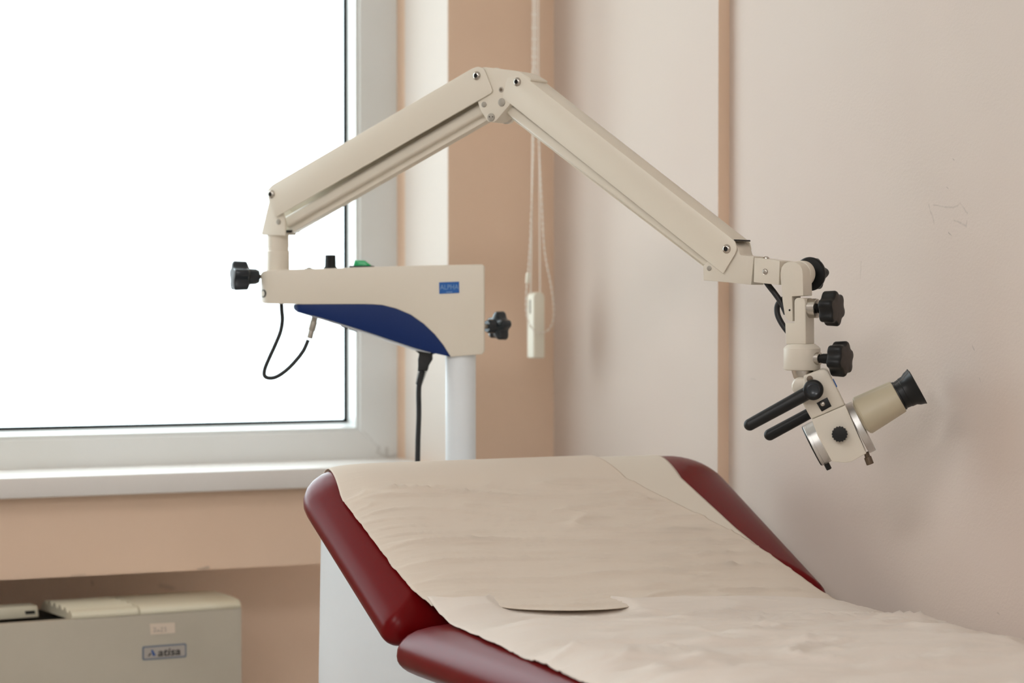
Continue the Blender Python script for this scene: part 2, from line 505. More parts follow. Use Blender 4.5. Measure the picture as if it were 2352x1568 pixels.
# ------------------------------------------------------------------ heater in the niche
def heater():
    ang = math.radians(-1.5)
    a = Vector((math.cos(ang), -math.sin(ang) * -1, 0)) if False else Vector((math.cos(math.radians(3.5)), math.sin(math.radians(3.5)), 0))
    O = atY(555, 1396, YW - .05)
    f = Frame(O, a, Z)                # n towards the room
    root = thing('convector_heater', (O.x - .5, O.y + .1, 0), 'grey convector heater under the window with ribbed cream lid', 'heater')
    zt = 0.0
    L = .95; D = .19
    c = bmesh.new()
    u0 = f.uv(165, 1421)[0]; u00 = -L
    # front panel
    merge(c, box(f.p(-L / 2, -O.z / 2 + .02, -.008), f.a, Z, f.n, L / 2, O.z / 2 - .02, .008, 0.0012))
    merge(c, box(f.p(-.009, -O.z / 2 + .02, -D / 2 - .008), f.a, Z, f.n, .008, O.z / 2 - .021, D / 2 - .009, 0))
    merge(c, box(f.p(-L + .009, -O.z / 2 + .02, -D / 2 - .008), f.a, Z, f.n, .008, O.z / 2 - .021, D / 2 - .009, 0))
    link('casing', c, CASING, root)
    link('plinth', box(f.p(-L / 2, -O.z + .021, -D / 2), f.a, Z, f.n, L / 2 - .03, .0205, D / 2 - .02, 0.002), DARK, root)
    # lid: profile across depth (dist back, height)
    prof = [(0.0, 0.001), (-.001, .005), (.003, .0100), (.012, .0130), (.04, .0140), (.08, .0140), (.12, .0130), (.15, .0100), (.17, -.004)]
    def lid(ua, ub, ribs=False, bv=0.0008):
        pts = []
        P = prof
        if ribs:
            P = prof[:4]
            n = 20; x0, x1 = .012, .15
            for k in range(1, n):
                d = x0 + (x1 - x0) * k / n
                # base height
                for (da, ha), (db, hb) in zip(prof[3:], prof[4:]):
                    if da <= d <= db: h = ha + (hb - ha) * (d - da) / (db - da); break
                P = P + [(d, h - (.0060 if (k % 4) in (1, 2) else 0.0006 if (k % 4) == 0 else 0))]
            P = P + [prof[-2], prof[-1]]
        bm = bmesh.new()
        bot = [(.169, -.006), (.004, -.001)]
        loop = [(d, h) for d, h in P] + bot
        A = [bm.verts.new(f.p(ua, h, -d)) for d, h in loop]
        B = [bm.verts.new(f.p(ub, h, -d)) for d, h in loop]
        n = len(loop)
        bm.faces.new(A); bm.faces.new(B[::-1])
        for i in range(n): bm.faces.new((A[i], A[(i + 1) % n], B[(i + 1) % n], B[i]))
        return bm
    us = f.uv(320, 1410)[0]
    link('lid', bevel(lid(us + .0012, -.001), .002, 50), LIDM, root, smooth=40)
    link('outlet_grille', lid(u0, us - .0012, True), LIDM, root, smooth=30)
    # control recess left of the grille
    r = bmesh.new()
    merge(r, box(f.p((u0 - L) / 2, -.015, -.12), f.a, Z, f.n, (u0 + L) / 2 + .05, .002, .10, 0))
    link('recess_shade_sheet', r, DARK, root)  # dark sheet put in for the shade of the gap below the panel
    q = [f.uv(x, y, -.085) for x, y in ((-160, 1405), (86, 1390), (90, 1417), (-160, 1435))]
    cp = link('control_panel', prism(f, q, -.12, -.085, .002), LIDM, root)
    q = [f.uv(x, y, -.085) for x, y in ((57, 1403), (80, 1401.5), (81, 1409), (59, 1410.5))]
    link('control_slot', prism(f, q, -.087, -.0845, 0), DARK, root, cp)
    # badge
    W_ = [f.uv(*q, 0.0) for q in ((326, 1484), (427, 1478), (428, 1507), (328, 1516))]
    cu = sum(p[0] for p in W_) / 4; cv = sum(p[1] for p in W_) / 4; hw = (W_[1][0] - W_[0][0]) / 2; hh = (W_[0][1] - W_[3][1]) / 2
    b = prism(f, smooth_poly([(cu - hw, cv - hh, .003), (cu + hw, cv - hh, .003), (cu + hw, cv + hh, .003), (cu - hw, cv + hh, .003)], None), -.0005, .0010, 0)
    for q in b.faces: q.material_index = 1
    e = .0022
    merge(b, prism(f, smooth_poly([(cu - hw + e, cv - hh + e, .002), (cu + hw - e, cv - hh + e, .002), (cu + hw - e, cv + hh - e, .002), (cu - hw + e, cv + hh - e, .002)], None), -.0005, .0014, 0), 0)
    merge(b, text_bm('atisa', hh * 1.55, f, cu + hw * .20, cv - .001, .0016, bold=.0003, shear=.12, sx=1.22), 2)
    t = prism(f, [(cu - hw * .62, cv + hh * .42), (cu - hw * .54, cv + hh * .42), (cu - hw * .40, cv - hh * .45), (cu - hw * .54, cv - hh * .45)], .0013, .0018, 0)
    merge(b, t, 3)
    t = prism(f, [(cu - hw * .66, cv - hh * .0), (cu - hw * .60, cv - hh * .08), (cu - hw * .70, cv - hh * .45), (cu - hw * .76, cv - hh * .45)], .0013, .0018, 0)
    merge(b, t, 2)
    link('badge', b, [BADGE, BADGEB, BADGET, BADGEA], root, smooth=20)
    W_ = [f.uv(*q, 0.0) for q in ((344, 1432), (401, 1429), (402, 1453), (346, 1457))]
    b = prism(f, W_, -.0005, .0008, 0)
    def ink(pts):
        q = [f.at(x, y, .0009) for x, y in pts]
        merge(b, tube(q, .0005, 6, 3), 1)
    ink([(352, 1443), (356, 1441), (358, 1444), (353, 1450), (359, 1450)])
    ink([(363, 1446), (361, 1449), (365, 1450), (366, 1447), (363, 1446)])
    ink([(369, 1442), (373, 1441), (373, 1445), (369, 1450), (375, 1450)])
    ink([(377, 1440), (381, 1441), (379, 1445), (382, 1448), (378, 1450)])
    link('paper_sticker', b, [STICKER, INK], root, smooth=20)
heater()

# ------------------------------------------------------------------ blind cords in the corner
def blind():
    Y = YW - .12
    P = lambda x, y: atY(x, y, Y)
    top = 2.745
    def up(px, n=1):
        p = P(px, 0); return Vector((p.x, p.y, top))
    # cord with weight
    root = thing('blind_cord', P(1230, 822), 'looped white blind cord with ivory plastic tension weight hanging in the wall corner', 'blind cord')
    ang = PSI + math.radians(-32)
    a = Vector((math.cos(ang), -math.sin(ang), 0))
    ctr = P(1231, 745)
    f = Frame(ctr, a, Z)
    hw, hd = .0105, .0100
    vt = (P(1231, 671) - ctr).z; vb = (P(1231, 822) - ctr).z
    poly = smooth_poly([(-hw, vb, .003), (hw, vb, .003), (hw, vt, .009), (-hw, vt, .009)], None)
    wt = link('cord_weight', prism(f, poly, -hd, hd, .0018, 3), WEIGHTM, root)
    s = prism(f, [(-.0006 - hw - .0001, vt - .012), (-hw + .0005, vt - .012), (-hw + .0005, vt - .034), (-hw - .0007, vt - .034)], -.002, .001, 0)
    link('cord_slot', s, BROWNS, root, wt)
    for (pts) in ([(1228, 0), (1227, 150), (1223, 320), (1221, 560), (1219, 690)], [(1237, 0), (1238, 170), (1239, 320), (1240, 560), (1241, 690)]):
        q = [up(pts[0][0])] + [P(*p) for p in pts]
        link('cord', tube(q, .0012, 8, 3), CORDM, root)
    # bead chain
    root2 = thing('bead_chain', P(1232, 763), 'white bead chain loop with small joining clip hanging beside the cord weight', 'bead chain')
    loop = [(1214, 0), (1215, 170), (1216, 320), (1210, 520), (1204, 625), (1201, 655), (1199, 700), (1203, 735), (1214, 755), (1232, 763), (1250, 757), (1260, 737), (1262, 705), (1256, 655), (1246, 605), (1240, 560), (1236, 480), (1228, 320), (1223, 170), (1222, 0)]
    off = Vector((0, -.016, 0))
    q = [up(loop[0][0]) + off] + [P(*p) + off for p in loop] + [up(loop[-1][0]) + off]
    link('chain_string', tube(q, .0008, 6, 6), CORDM, root2)
    path = catmull(q, 24)
    bm = bmesh.new(); acc = 0
    for p0, p1 in zip(path, path[1:]):
        acc += (p1 - p0).length
        if acc > .0085:
            acc = 0; merge(bm, sphere(p1, .0021, 8, 5))
    b = link('beads', bm, CORDM, root2); b['kind'] = 'stuff'
    link('joining_clip', cyl(P(1204, 626) + off, P(1202, 651) + off, .0036, seg=14, bv=.0012), WEIGHTM, root2)
blind()

# ------------------------------------------------------------------ examination couch
PHI = math.radians(2.2)
BU = Vector((math.cos(PHI), math.sin(PHI), 0))      # across, towards the right wall
BV = Vector((-math.sin(PHI), math.cos(PHI), 0))     # along, towards the window
BO = Vector((0.932, 2.453, EYE.z - 0.406 - 0.012))  # left end of the hinge line at rim height
BW, ALPHA, LB, LS = 0.62, math.radians(26.3), 0.366, 1.15
TILT = 0.022                                        # the seat pad sags a little towards the wall
BT, BB, BD, BN = 0.046, 0.034, 0.11, 2.2            # crown height, belly, roll-off width, exponent
def roll(d):
    d = max(0.0, min(1.0, d / BD))
    return (1 - (1 - d) ** BN) ** (1 / BN)

def cushion(O, U, V, N, W, L, r0, r1, end0=1.0):
    """upholstered pad; plan is a rounded rectangle, height follows the distance to the rim"""
    NP = 132
    def outline(d):
        pts = []
        x0, x1, y0, y1 = d, W - d, d, L - d
        cs = [((x1, y0), -PI / 2, max(r0 - d, .004)), ((x1, y1), 0, max(r1 - d, .004)), ((x0, y1), PI / 2, max(r1 - d, .004)), ((x0, y0), PI, max(r0 - d, .004))]
        arcs = []
        for (cx, cy), a0, r in cs:
            ox = cx - r if cx == x1 else cx + r; oy = cy - r if cy == y1 else cy + r
            arcs.append([(ox + r * math.cos(a0 + PI / 2 * k / 8), oy + r * math.sin(a0 + PI / 2 * k / 8)) for k in range(9)])
        for i, arc in enumerate(arcs):
            pts += arc
            nx = arcs[(i + 1) % 4][0]; n = 24
            for k in range(1, n):
                t = k / n; pts.append((arc[-1][0] * (1 - t) + nx[0] * t, arc[-1][1] * (1 - t) + nx[1] * t))
        return pts
    bm = bmesh.new(); rings = []
    ds = [0, .001, .003, .007, .013, .022, .034, .05, .07, .09, BD]
    for sgn, hh in ((-1, BB), (1, BT)):
        rr = []
        for d in (ds if sgn > 0 else ds[1:]):
            h = roll(d) * hh * sgn
            rr.append([bm.verts.new(O + U * x + V * y + N * h) for x, y in outline(d)])
        rings.append(rr)
    seq = rings[0][::-1] + rings[1]
    for a, b in zip(seq, seq[1:]):
        n = len(a)
        for k in range(n): bm.faces.new((a[k], a[(k + 1) % n], b[(k + 1) % n], b[k]))
    bm.faces.new(seq[0]); bm.faces.new(seq[-1])
    return bm

BNV = BV * -math.sin(ALPHA) + Z * math.cos(ALPHA)   # backrest normal
BS = BV * math.cos(ALPHA) + Z * math.sin(ALPHA)     # backrest slope
def couch():
    root = thing('examination_couch', BO + BU * .31 - BV * .5 + Z * -BO.z, 'burgundy vinyl examination couch with raised backrest beside the right wall', 'couch')
    link('seat_cushion', cushion(BO - BV * LS, BU - Z * TILT, BV, Z, BW, LS - .004, .07, .022), VINYL, root, smooth=60)
    link('backrest_cushion', cushion(BO + BS * .012 + BNV * .010, BU, BS, BNV, BW, LB, .022, .075), VINYL, root, smooth=60)
    c = BO + BU * .31
    zt = BO.z - BB - .002
    fm = bmesh.new()
    merge(fm, box(c - BV * .56 + Z * (zt - .016 - c.z), BU, BV, Z, .12, .48, .015, .003))
    link('seat_frame', fm, POLEM, root)
    link('backrest_support', box(BO + BU * .31 + BS * .2 - BNV * (BB + .004), BU, BS, BNV, .10, .15, .012, .003), POLEM, root)
    link('lift_column', box(Vector((c.x, c.y, 0)) - BV * .62 + Z * (zt / 2), BU, BV, Z, .09, .14, zt / 2 - .03, .006), POLEM, root)
    link('base', box(Vector((c.x, c.y, 0)) - BV * .62 + Z * .03, BU, BV, Z, .22, .45, .03, .008), POLEM, root)
couch()

# --- paper on the couch: heights over the cushions
def couch_z(u, y, soft=.035):
    """height above BO.z of the cushion tops at across u, along y (y>0 towards the head)"""
    side = roll(min(u, BW - u)) if 0 <= u <= BW else 0
    zs = BT - TILT * u
    # backrest top plane: through BO + .012*BS + .010*N + BT*N
    k = (.010 + BT) / math.cos(ALPHA)
    zb = k + (y) * math.tan(ALPHA)
    h = max(soft - abs(zs - zb), 0) / soft
    z = max(zs, zb) + h * h * soft * .25
    return z - (1 - side) * BT

def fbm(x, y, z=0, o=3):
    return noise.fractal(Vector((x, y, z)), 0.8, 2.1, o)

def crease(x, y, z):
    """thin raised crease lines with calm paper between them"""
    a = 1 - min(1, abs(noise.noise(Vector((x, y, z)))) * 2.2)
    b = 1 - min(1, abs(noise.noise(Vector((x * 1.7 + 9, y * 2.1, z + 4)))) * 2.2)
    m = .35 + .65 * max(0, min(1, .5 + noise.noise(Vector((x * .9, y * .25, z + 7)))))
    return (a ** 9 + .6 * b ** 9) * m + .35 * noise.noise(Vector((x, y * .5, z + 2)))

def bed_uv(px, py, surf):
    """pixel -> (u, y) on the seat plane or the backrest plane at crown height"""
    if surf == 's':
        q = hit(px, py, BO + Z * BT, Z) - BO
    else:
        q = hit(px, py, BO + BNV * (.010 + BT), BNV) - BO
    return q.dot(BU), q.dot(BV)
def ontrue(px, py, surf, it=12):
    """refine with the rolled-off edge"""
    u, y = bed_uv(px, py, surf); z = BT
    for _ in range(it):
        zz = couch_z(u, y)
        q = hit(px, py, BO + Z * zz, Z) - BO if surf == 's' else None
        if surf == 's': u2, y2 = q.dot(BU), q.dot(BV)
        else:
            drop = couch_z(u, y) - couch_z(.31, y)
            q = hit(px, py, BO + BNV * (.010 + BT) + Z * drop, BNV) - BO
            u2, y2 = q.dot(BU), q.dot(BV)
        u = u * .5 + u2 * .5; y = y * .5 + y2 * .5
    return u, y
def interp(tab, y):
    tab = sorted(tab)
    if y <= tab[0][0]: return tab[0][1]
    if y >= tab[-1][0]: return tab[-1][1]
    for (a, b), (c, d) in zip(tab, tab[1:]):
        if a <= y <= c: return b + (d - b) * (y - a) / (c - a) if c > a else b
def edge_tab(pts):
    return [(y, u) for (u, y) in (ontrue(*p) for p in pts)]

LEFT_B = edge_tab([(772, 1110, 'b'), (800, 1160, 'b'), (830, 1212, 'b'), (868, 1262, 'b'), (905, 1312, 'b'), (945, 1358, 'b'), (985, 1395, 'b')])
LEFT_C = edge_tab([(1014, 1427, 's'), (1060, 1450, 's'), (1120, 1478, 's'), (1200, 1513, 's'), (1321, 1568, 's')])
RIGHT_A = edge_tab([(1535, 1075, 'b'), (1600, 1132, 'b'), (1690, 1215, 'b'), (1770, 1280, 'b'), (1840, 1332, 'b')])
RIGHT_B = edge_tab([(1375, 1070, 'b'), (1450, 1108, 'b'), (1540, 1155, 'b'), (1620, 1195, 'b'), (1700, 1235, 'b')])
def trim_top(T, lim=.205):
    T = sorted(p for p in T if p[0] < lim)
    (ya, ua), (yb, ub) = T[-2:]
    return T + [(.222, ub + (ub - ua) / (yb - ya) * (.222 - yb))]
RIGHT_A = trim_top(RIGHT_A); RIGHT_B = trim_top(RIGHT_B); LEFT_B = trim_top(LEFT_B)
YTOP = (LB + .012) * math.cos(ALPHA) - (.010 + BT) * math.sin(ALPHA)    # along-position of the backrest's top rim

def strip(name, rows, mats, root, thick=0.0009, hang_from=None):
    """rows: list of rows of points -> sheet with real thickness"""
    bm = bmesh.new()
    g = [[bm.verts.new(p) for p in r] for r in rows]
    for ri, (a, b) in enumerate(zip(g, g[1:])):
        for k in range(len(a) - 1):
            f = bm.faces.new((a[k], a[k + 1], b[k + 1], b[k]))
            if hang_from is not None and ri >= hang_from: f.material_index = 1
    o = link(name, bm, mats, root=None, smooth=None, props={'origin': root})
    md = o.modifiers.new('thickness', 'SOLIDIFY'); md.thickness = thick; md.offset = 0
    return o

def over_top(s):
    """profile round the rounded top end of the backrest: s = arc parameter 0..1 -> (along slope, normal)"""
    # from the crown, over the rim (d -> 0), to the belly side
    if s < .7:
        d = BD * (1 - s / .7); d = BD * (d / BD) ** 1.6
        return (LB - d, BT * roll(d))
    return (LB + .002, -BB * .6 * (s - .7) / .3)
def back_pt(u, sl, nn, lift, t=0):
    side = roll(min(u, BW - u)) if 0 < u < BW else 0
    # corners of the plan are rounded: keep the sheet on the rim
    if nn > 0: nn = nn - (1 - side) * BT * min(1, nn / BT)
    rc = .070; uu = min(u, BW - u)
    if uu < rc: sl -= (rc - math.sqrt(max(0, rc * rc - (rc - max(uu, 0)) ** 2))) * t
    return BO + BS * .012 + BNV * .010 + BU * u + BS * sl + BNV * (nn) + (BNV * (1 - t) + BS * t).normalized() * lift * (1 + .6 * t)

def back_sheet(name, left, right, y0f, lift, m, label, cat, hang, amp, top_u, n_u=140, seed=0, edge_wob=0.0):
    rows = []
    nl = 110
    for i in range(nl + 1):
        t = i / nl; row = []
        for j in range(n_u + 1):
            s = j / n_u
            # first find along position for this column
            u_guess = interp(left, .2) * (1 - s) + interp(right, .2) * s
            y0 = y0f(u_guess)
            for _ in range(3): y0 = y0f(interp(left, y0) * (1 - s) + interp(right, y0) * s)
            y1 = (LB - BD + .012) * math.cos(ALPHA) - (.010 + BT) * math.sin(ALPHA)
            y = y0 + (y1 - y0) * t
            ul = interp(left, y); ur = interp(right, y)
            ul += edge_wob * noise.noise(Vector((y * 60, 3 + seed, 0)))
            u = ul + (ur - ul) * s
            tg = (u - gap0) / (gap1 - gap0)
            z = couch_z(u, y) + lift + (.004 * math.sin(PI * tg) * math.exp(-(y - y0) / .02) if edge_wob and 0 < tg < 1 else 0)
            yy = y + u * .055 + .006 * noise.noise(Vector((u * 5, y * 8, seed)))
            wv = crease(u * 3.2 + seed, yy * 30, seed) * amp * min(1, abs(y - y0) * 30 + .2) * (.3 + .7 * min(1, s * 9, (1 - s) * 9))
            row.append(BO + BU * u + BV * y + Z * z + BNV * wv)
        rows.append(row)
    yc1 = (LB - BD + .012) * math.cos(ALPHA) - (.010 + BT) * math.sin(ALPHA)
    ul1, ur1 = interp(left, yc1), interp(right, yc1)
    for i in range(1, 25):
        sl, nn = over_top(i / 24)
        row = []
        y = YTOP
        for j in range(n_u + 1):
            s = j / n_u
            kk = min(1, max(0, (sl - (LB - BD)) / BD))
            ul = ul1 + (top_u[0] - ul1) * kk
            ur = ur1 + (top_u[1] - ur1) * kk
            u = ul + (ur - ul) * s
            row.append(back_pt(u, sl, nn, lift, min(1, i / 17)))
        rows.append(row)
    if hang:
        base = rows[-1]
        for i in range(1, 41):
            t = i / 40; row = []
            for j, p in enumerate(base):
                s = j / n_u
                sway = (interp(HANG, .62 * t) - HANG[0][1]) * (1 - s) + .004 * math.sin(s * 9 + t * 2) * t
                dy = .010 * t + .008 * math.sin(s * 14 + t * 3) * t + fbm(s * 9, t * 8, 5, 3) * .004 * t
                row.append(p + Z * (-.62 * t) + BV * dy + BU * (sway))
            rows.append(row)
    o = strip(name, rows, [m, PAPER_H] if hang else m, hang_from=nl + 24 if hang else None, root=tuple(BO + BU * .3 + BV * .2 + Z * .1))
    o['label'] = label; o['category'] = cat; o['group'] = 'paper sheets on the couch'
    return o
def rim_u(px, py):
    q = hit(px, py, BO + BS * (LB + .004) + BNV * .030, BV) - BO
    return q.dot(BU)
def behind_u(px, py):
    q = hit(px, py, BO + BS * (LB + .014), BV) - BO
    return q.dot(BU)
HANG = [(0.0, rim_u(756, 1085)), (.25, behind_u(737, 1245)), (.62, behind_u(772, 1568))]
gap0 = ontrue(1105, 1383, 's')[0]; gap1 = ontrue(1435, 1381, 's')[0]
BACK_C = sorted(ontrue(x, y, 's') for x, y in ((985, 1400), (1040, 1391), (1105, 1388), (1435, 1390), (1500, 1388), (1600, 1386), (1700, 1385), (1800, 1384), (1878, 1386)))
def y0_B(u):
    """lower edge of the upper sheet: tucked under the seat sheet at both sides, hanging free in the middle"""
    t = (u - gap0) / (gap1 - gap0)
    yc = interp(BACK_C, u)
    if t <= 0 or t >= 1: return yc - .012
    e = .034 * math.sin(PI * t) ** .9
    return yc - .012 - e
back_sheet('couch_paper', [(y, u + .012) for y, u in LEFT_B], RIGHT_A, lambda u: .03, .0012, PAPER_A,
           'smooth paper under layer showing at backrest right and hanging behind the couch', 'couch paper', True, .0003, (HANG[0][1], rim_u(1500, 1045)), seed=7)
RB = sorted(RIGHT_B)
low_a = [(y, u) for y, u in RIGHT_A if y < RB[0][0] - .02]
back_sheet('couch_paper', LEFT_B, [(-.2, BW - .012)] + edge_tab([(1862, 1352, 'b'), (1876, 1366, 'b')]) + low_a + RIGHT_B, y0_B, .0034, PAPER_B,
           'finely creased beige paper sheet covering the left and middle of the backrest', 'couch paper', False, .0070, (HANG[0][1] - .002, rim_u(1340, 1050)), seed=1, edge_wob=.0016)

def seat_sheet():
    rows = []
    nl, nu = 220, 150
    for i in range(nl + 1):
        t = i / nl
        yq = -.88 * t ** 1.25
        y = yq - .01
        ul = interp(LEFT_C + [p for p in LEFT_B if p[0] > max(LEFT_C)[0] + .01], y)
        if y < min(LEFT_C)[0]:
            (ya, ua), (yb, ub) = sorted(LEFT_C)[0], sorted(LEFT_C)[2]
            ul = max(.012, ua + (y - ya) * (ub - ua) / (yb - ya) * .3)
        ul += .0010 * noise.noise(Vector((y * 40, 0, 1)))
        row = []
        fade = max(0, 1 + yq / .30)
        ext = .05 + .010 * noise.noise(Vector((y * 9, 4, 0)))
        tot = BW + .004 + ext - ul
        for j in range(nu + 1):
            s = ul + tot * j / nu
            tg = (s - gap0) / (gap1 - gap0)
            yc = interp(BACK_C, s) + (.045 * min(1, 5 * min(tg, 1 - tg)) if 0 < tg < 1 else 0)
            y = yq + yc * fade
            env = min(1, max(0, -yq * 9))
            wr = (noise.noise(Vector((s * 3.0, y * 13 + s * 3, 2))) * .0100 + noise.noise(Vector((s * 6.0, y * 24 - s * 4, 5))) * .0052 + (crease(s * 3.5, y * 16 + s * 2.5, 8)) * .0075) * (.15 + env)
            wr += .0012 * env * crease(s * 9, y * 7, 3)
            if s <= BW - .03:
                z = couch_z(s, y); u = s
            else:
                # hump over the right rim, then hanging
                k = s - (BW - .03)
                a = min(k / .045, PI / 2)
                u = BW - .03 + .045 * math.sin(a) * .88
                z0 = couch_z(BW - .03, y)
                z = z0 - .030 * (1 - math.cos(a)) * 1.0 - max(0, k - .045 * PI / 2)
                u += .006 * noise.noise(Vector((y * 16, k * 8, 2)))
            hump = 0
            k = 1 if tg <= 0 or tg >= 1 else max(0, 1 - 3.5 * min(tg, 1 - tg))
            if yq > -.07: hump = .0045 * math.cos(PI / 2 * yq / .07)
            g = max(0, min(1, 9 * min(tg, 1 - tg))); g = g * g * (3 - 2 * g)
            lift = .0040 - .0035 * g * (1 - max(0, min(1, (y0_B(s) - .004 - y) / .012)))
            wr *= 1 - g * (1 - max(0.0, min(1, (y0_B(s) - .004 - y) / .03)))
            wr *= .3 + .7 * min(1, (s - ul) / .05)
            k *= max(.25, min(1, (BW - .06 - s) / .12))
            row.append(BO + BU * u + BV * y + Z * (z + lift + max(wr, -.0035) + max(0, hump) * k))
        rows.append(row)
    o = strip('couch_paper', rows, PAPER_C, tuple(BO + BU * .3 - BV * .3 + Z * .05))
    o['label'] = 'crumpled white paper sheet spread over the flat seat of the couch'; o['category'] = 'couch paper'; o['group'] = 'paper sheets on the couch'
seat_sheet()

# ------------------------------------------------------------------ the colposcope
D0 = 3.19
PB = atD(1058, 900, D0)                                   # pole axis
root = thing('colposcope', (PB.x, PB.y, 0), 'white arm-mounted colposcope microscope on a pole stand behind the couch', 'microscope')
def part(name, bm, m, parent=None, smooth=35, label=None):
    o = link(name, bm, m, root, parent, smooth)
    if label: o['label'] = label
    return o

BX = Frame(Vector((PB.x, PB.y, 1.15)), RT, Z)              # box frame faces the camera side
HB = .0255                                                  # half thickness of the housing
# pole and base
zb_box = BX.at(1060, 815, 0).z
part('pole', cyl((PB.x, PB.y, .06), (PB.x, PB.y, zb_box + .03), .0215, seg=40), POLEM, label='pale grey pole')
bs = bmesh.new()
for k in range(5):
    a = 2 * PI * k / 5 + .3
    d = Vector((math.cos(a), math.sin(a), 0))
    merge(bs, box(Vector((PB.x, PB.y, .085)) + d * .13, d, d.cross(Z), Z, .13, .018, .014, .004))
merge(bs, cyl((PB.x, PB.y, .06), (PB.x, PB.y, .12), .045, bv=.004))
part('base', bs, POLEM)
for k in range(5):
    a = 2 * PI * k / 5 + .3
    q = Vector((PB.x, PB.y, 0)) + Vector((math.cos(a), math.sin(a), 0)) * .245
    t = Vector((-math.sin(a), math.cos(a), 0))
    g = cyl(q + Z * .03 - t * .011, q + Z * .03 + t * .011, .03, bv=.003)
    merge(g, cyl(q + Z * .03, q + Z * .08, .008))
    part('caster', g, BLACK)

# housing: columns with a rounded nose
UP_E = [(600, 629), (604, 624), (612, 621.5), (660, 619.2), (760, 616.5), (860, 613), (960, 610.5), (1060, 608.3), (1108, 607.2), (1113, 611)]
LO_E = [(600, 690), (604, 695), (612, 696.8), (700, 698.5), (800, 698), (850, 698), (880, 700), (912, 708), (945, 722), (975, 743), (1000, 767), (1020, 792), (1036, 818), (1108, 812.5), (1113, 806)]
def tab(T, x):
    if x <= T[0][0]: return T[0][1]
    for (a, b), (c, d) in zip(T, T[1:]):
        if a <= x <= c: return b + (d - b) * (x - a) / (c - a)
    return T[-1][1]
U_NOSE = BX.uv(641, 640, 0)[0]
def columns(xs, up, lo, half, nose=None, bv=.003):
    """solid whose silhouette is up/lo (pixels traced on the housing's middle plane) with half thickness half(u)"""
    bm = bmesh.new(); cols = []
    for x in xs:
        u, vt = BX.uv(x, tab(up, x), 0); _, vb = BX.uv(x, tab(lo, x), 0)
        h = half(u)
        cols.append([bm.verts.new(BX.p(u, vt, h)), bm.verts.new(BX.p(u, vb, h)), bm.verts.new(BX.p(u, vb, -h)), bm.verts.new(BX.p(u, vt, -h))])
    for a, b in zip(cols, cols[1:]):
        for k in range(4):
            bm.faces.new((a[k], a[(k + 1) % 4], b[(k + 1) % 4], b[k]))
    bm.faces.new(cols[0]); bm.faces.new(cols[-1][::-1])
    return bevel(bm, bv, 42, 3)
def nose_half(u):
    if u >= U_NOSE: return HB
    return max(.0015, math.sqrt(max(0, HB * HB - (U_NOSE - u) ** 2)))
xs = [600.2, 600.8, 602, 604, 607, 611, 616, 622, 629, 636, 643] + list(range(660, 900, 20)) + list(range(905, 1036, 5)) + [1036, 1060, 1085, 1108, 1110.5, 1113]
box_o = part('control_box', columns(xs, UP_E, LO_E, nose_half, bv=.0028), WHITE, smooth=40)
# navy cover under the box
UPB = [(676, 699), (700, 697), (800, 696.5), (850, 696.5), (880, 698.5), (912, 706.5), (945, 720.5), (975, 741), (1000, 765), (1020, 790), (1035, 817)]
LOB = [(676, 708), (680, 713), (690, 717), (740, 729), (800, 747), (850, 763), (900, 780), (950, 797), (985, 807), (1035, 818)]
UB0 = BX.uv(700, 700, 0)[0]; RB0 = .019
def bh(u):
    if u >= UB0: return HB - .0012
    return HB - .0012 - .012 * ((UB0 - u) / (UB0 - BX.uv(676, 700, 0)[0])) ** 2
xs = [676, 678, 681, 685, 690, 700] + list(range(715, 1030, 12)) + [1030, 1034.5]
part('lower_cover', columns(xs, UPB, LOB, bh, bv=.0015), BLUE, smooth=40, label='navy blue curved cover')
# grey bottom plate just below the cover
UPP = [(684, 713), (740, 727), (800, 745), (850, 761), (900, 778), (950, 795), (990, 806)]
LOP = [(684, 716), (740, 733), (800, 752), (850, 769), (900, 787), (950, 803), (990, 810)]
part('bottom_plate', columns([684, 700, 740, 800, 850, 900, 950, 990], UPP, LOP, lambda u: HB - .006, bv=.0006), POLEM)
sw = bmesh.new()
for x0, x1 in ((783, 799), (802, 820)):
    q = [BX.uv(x, y, .012) for x, y in ((x0, 744 + (x0 - 783) * .32), (x1, 749 + (x1 - 799) * .32), (x1, 755 + (x1 - 799) * .32), (x0, 750 + (x0 - 783) * .32))]
    merge(sw, prism(BX, q, .004, .016, .0003))
part('fuse_holder', sw, BLACK)
# label
q = [BX.uv(*p, HB) for p in ((1008.5, 648.2), (1054.5, 646.6), (1055, 672.6), (1009, 674.6))]
lb = prism(BX, q, HB - .0002, HB + .0008, 0)
lu, lv = BX.uv(1032, 659.5, HB)
fl = Frame(BX.p(lu, lv, HB), BX.a + Z * .03, Z)
merge(lb, text_bm('ALPHA', .0098, fl, 0, 0, .0009, bold=-.00003, sx=.86), 1)
merge(lb, prism(fl, [(-.0042, -.0072), (.0042, -.0072), (.0042, -.0062), (-.0042, -.0062)], .0006, .0010, 0), 1)
part('name_plate', lb, [LABELB, LABELT], box_o, 20, label='blue name plate with pale lettering')
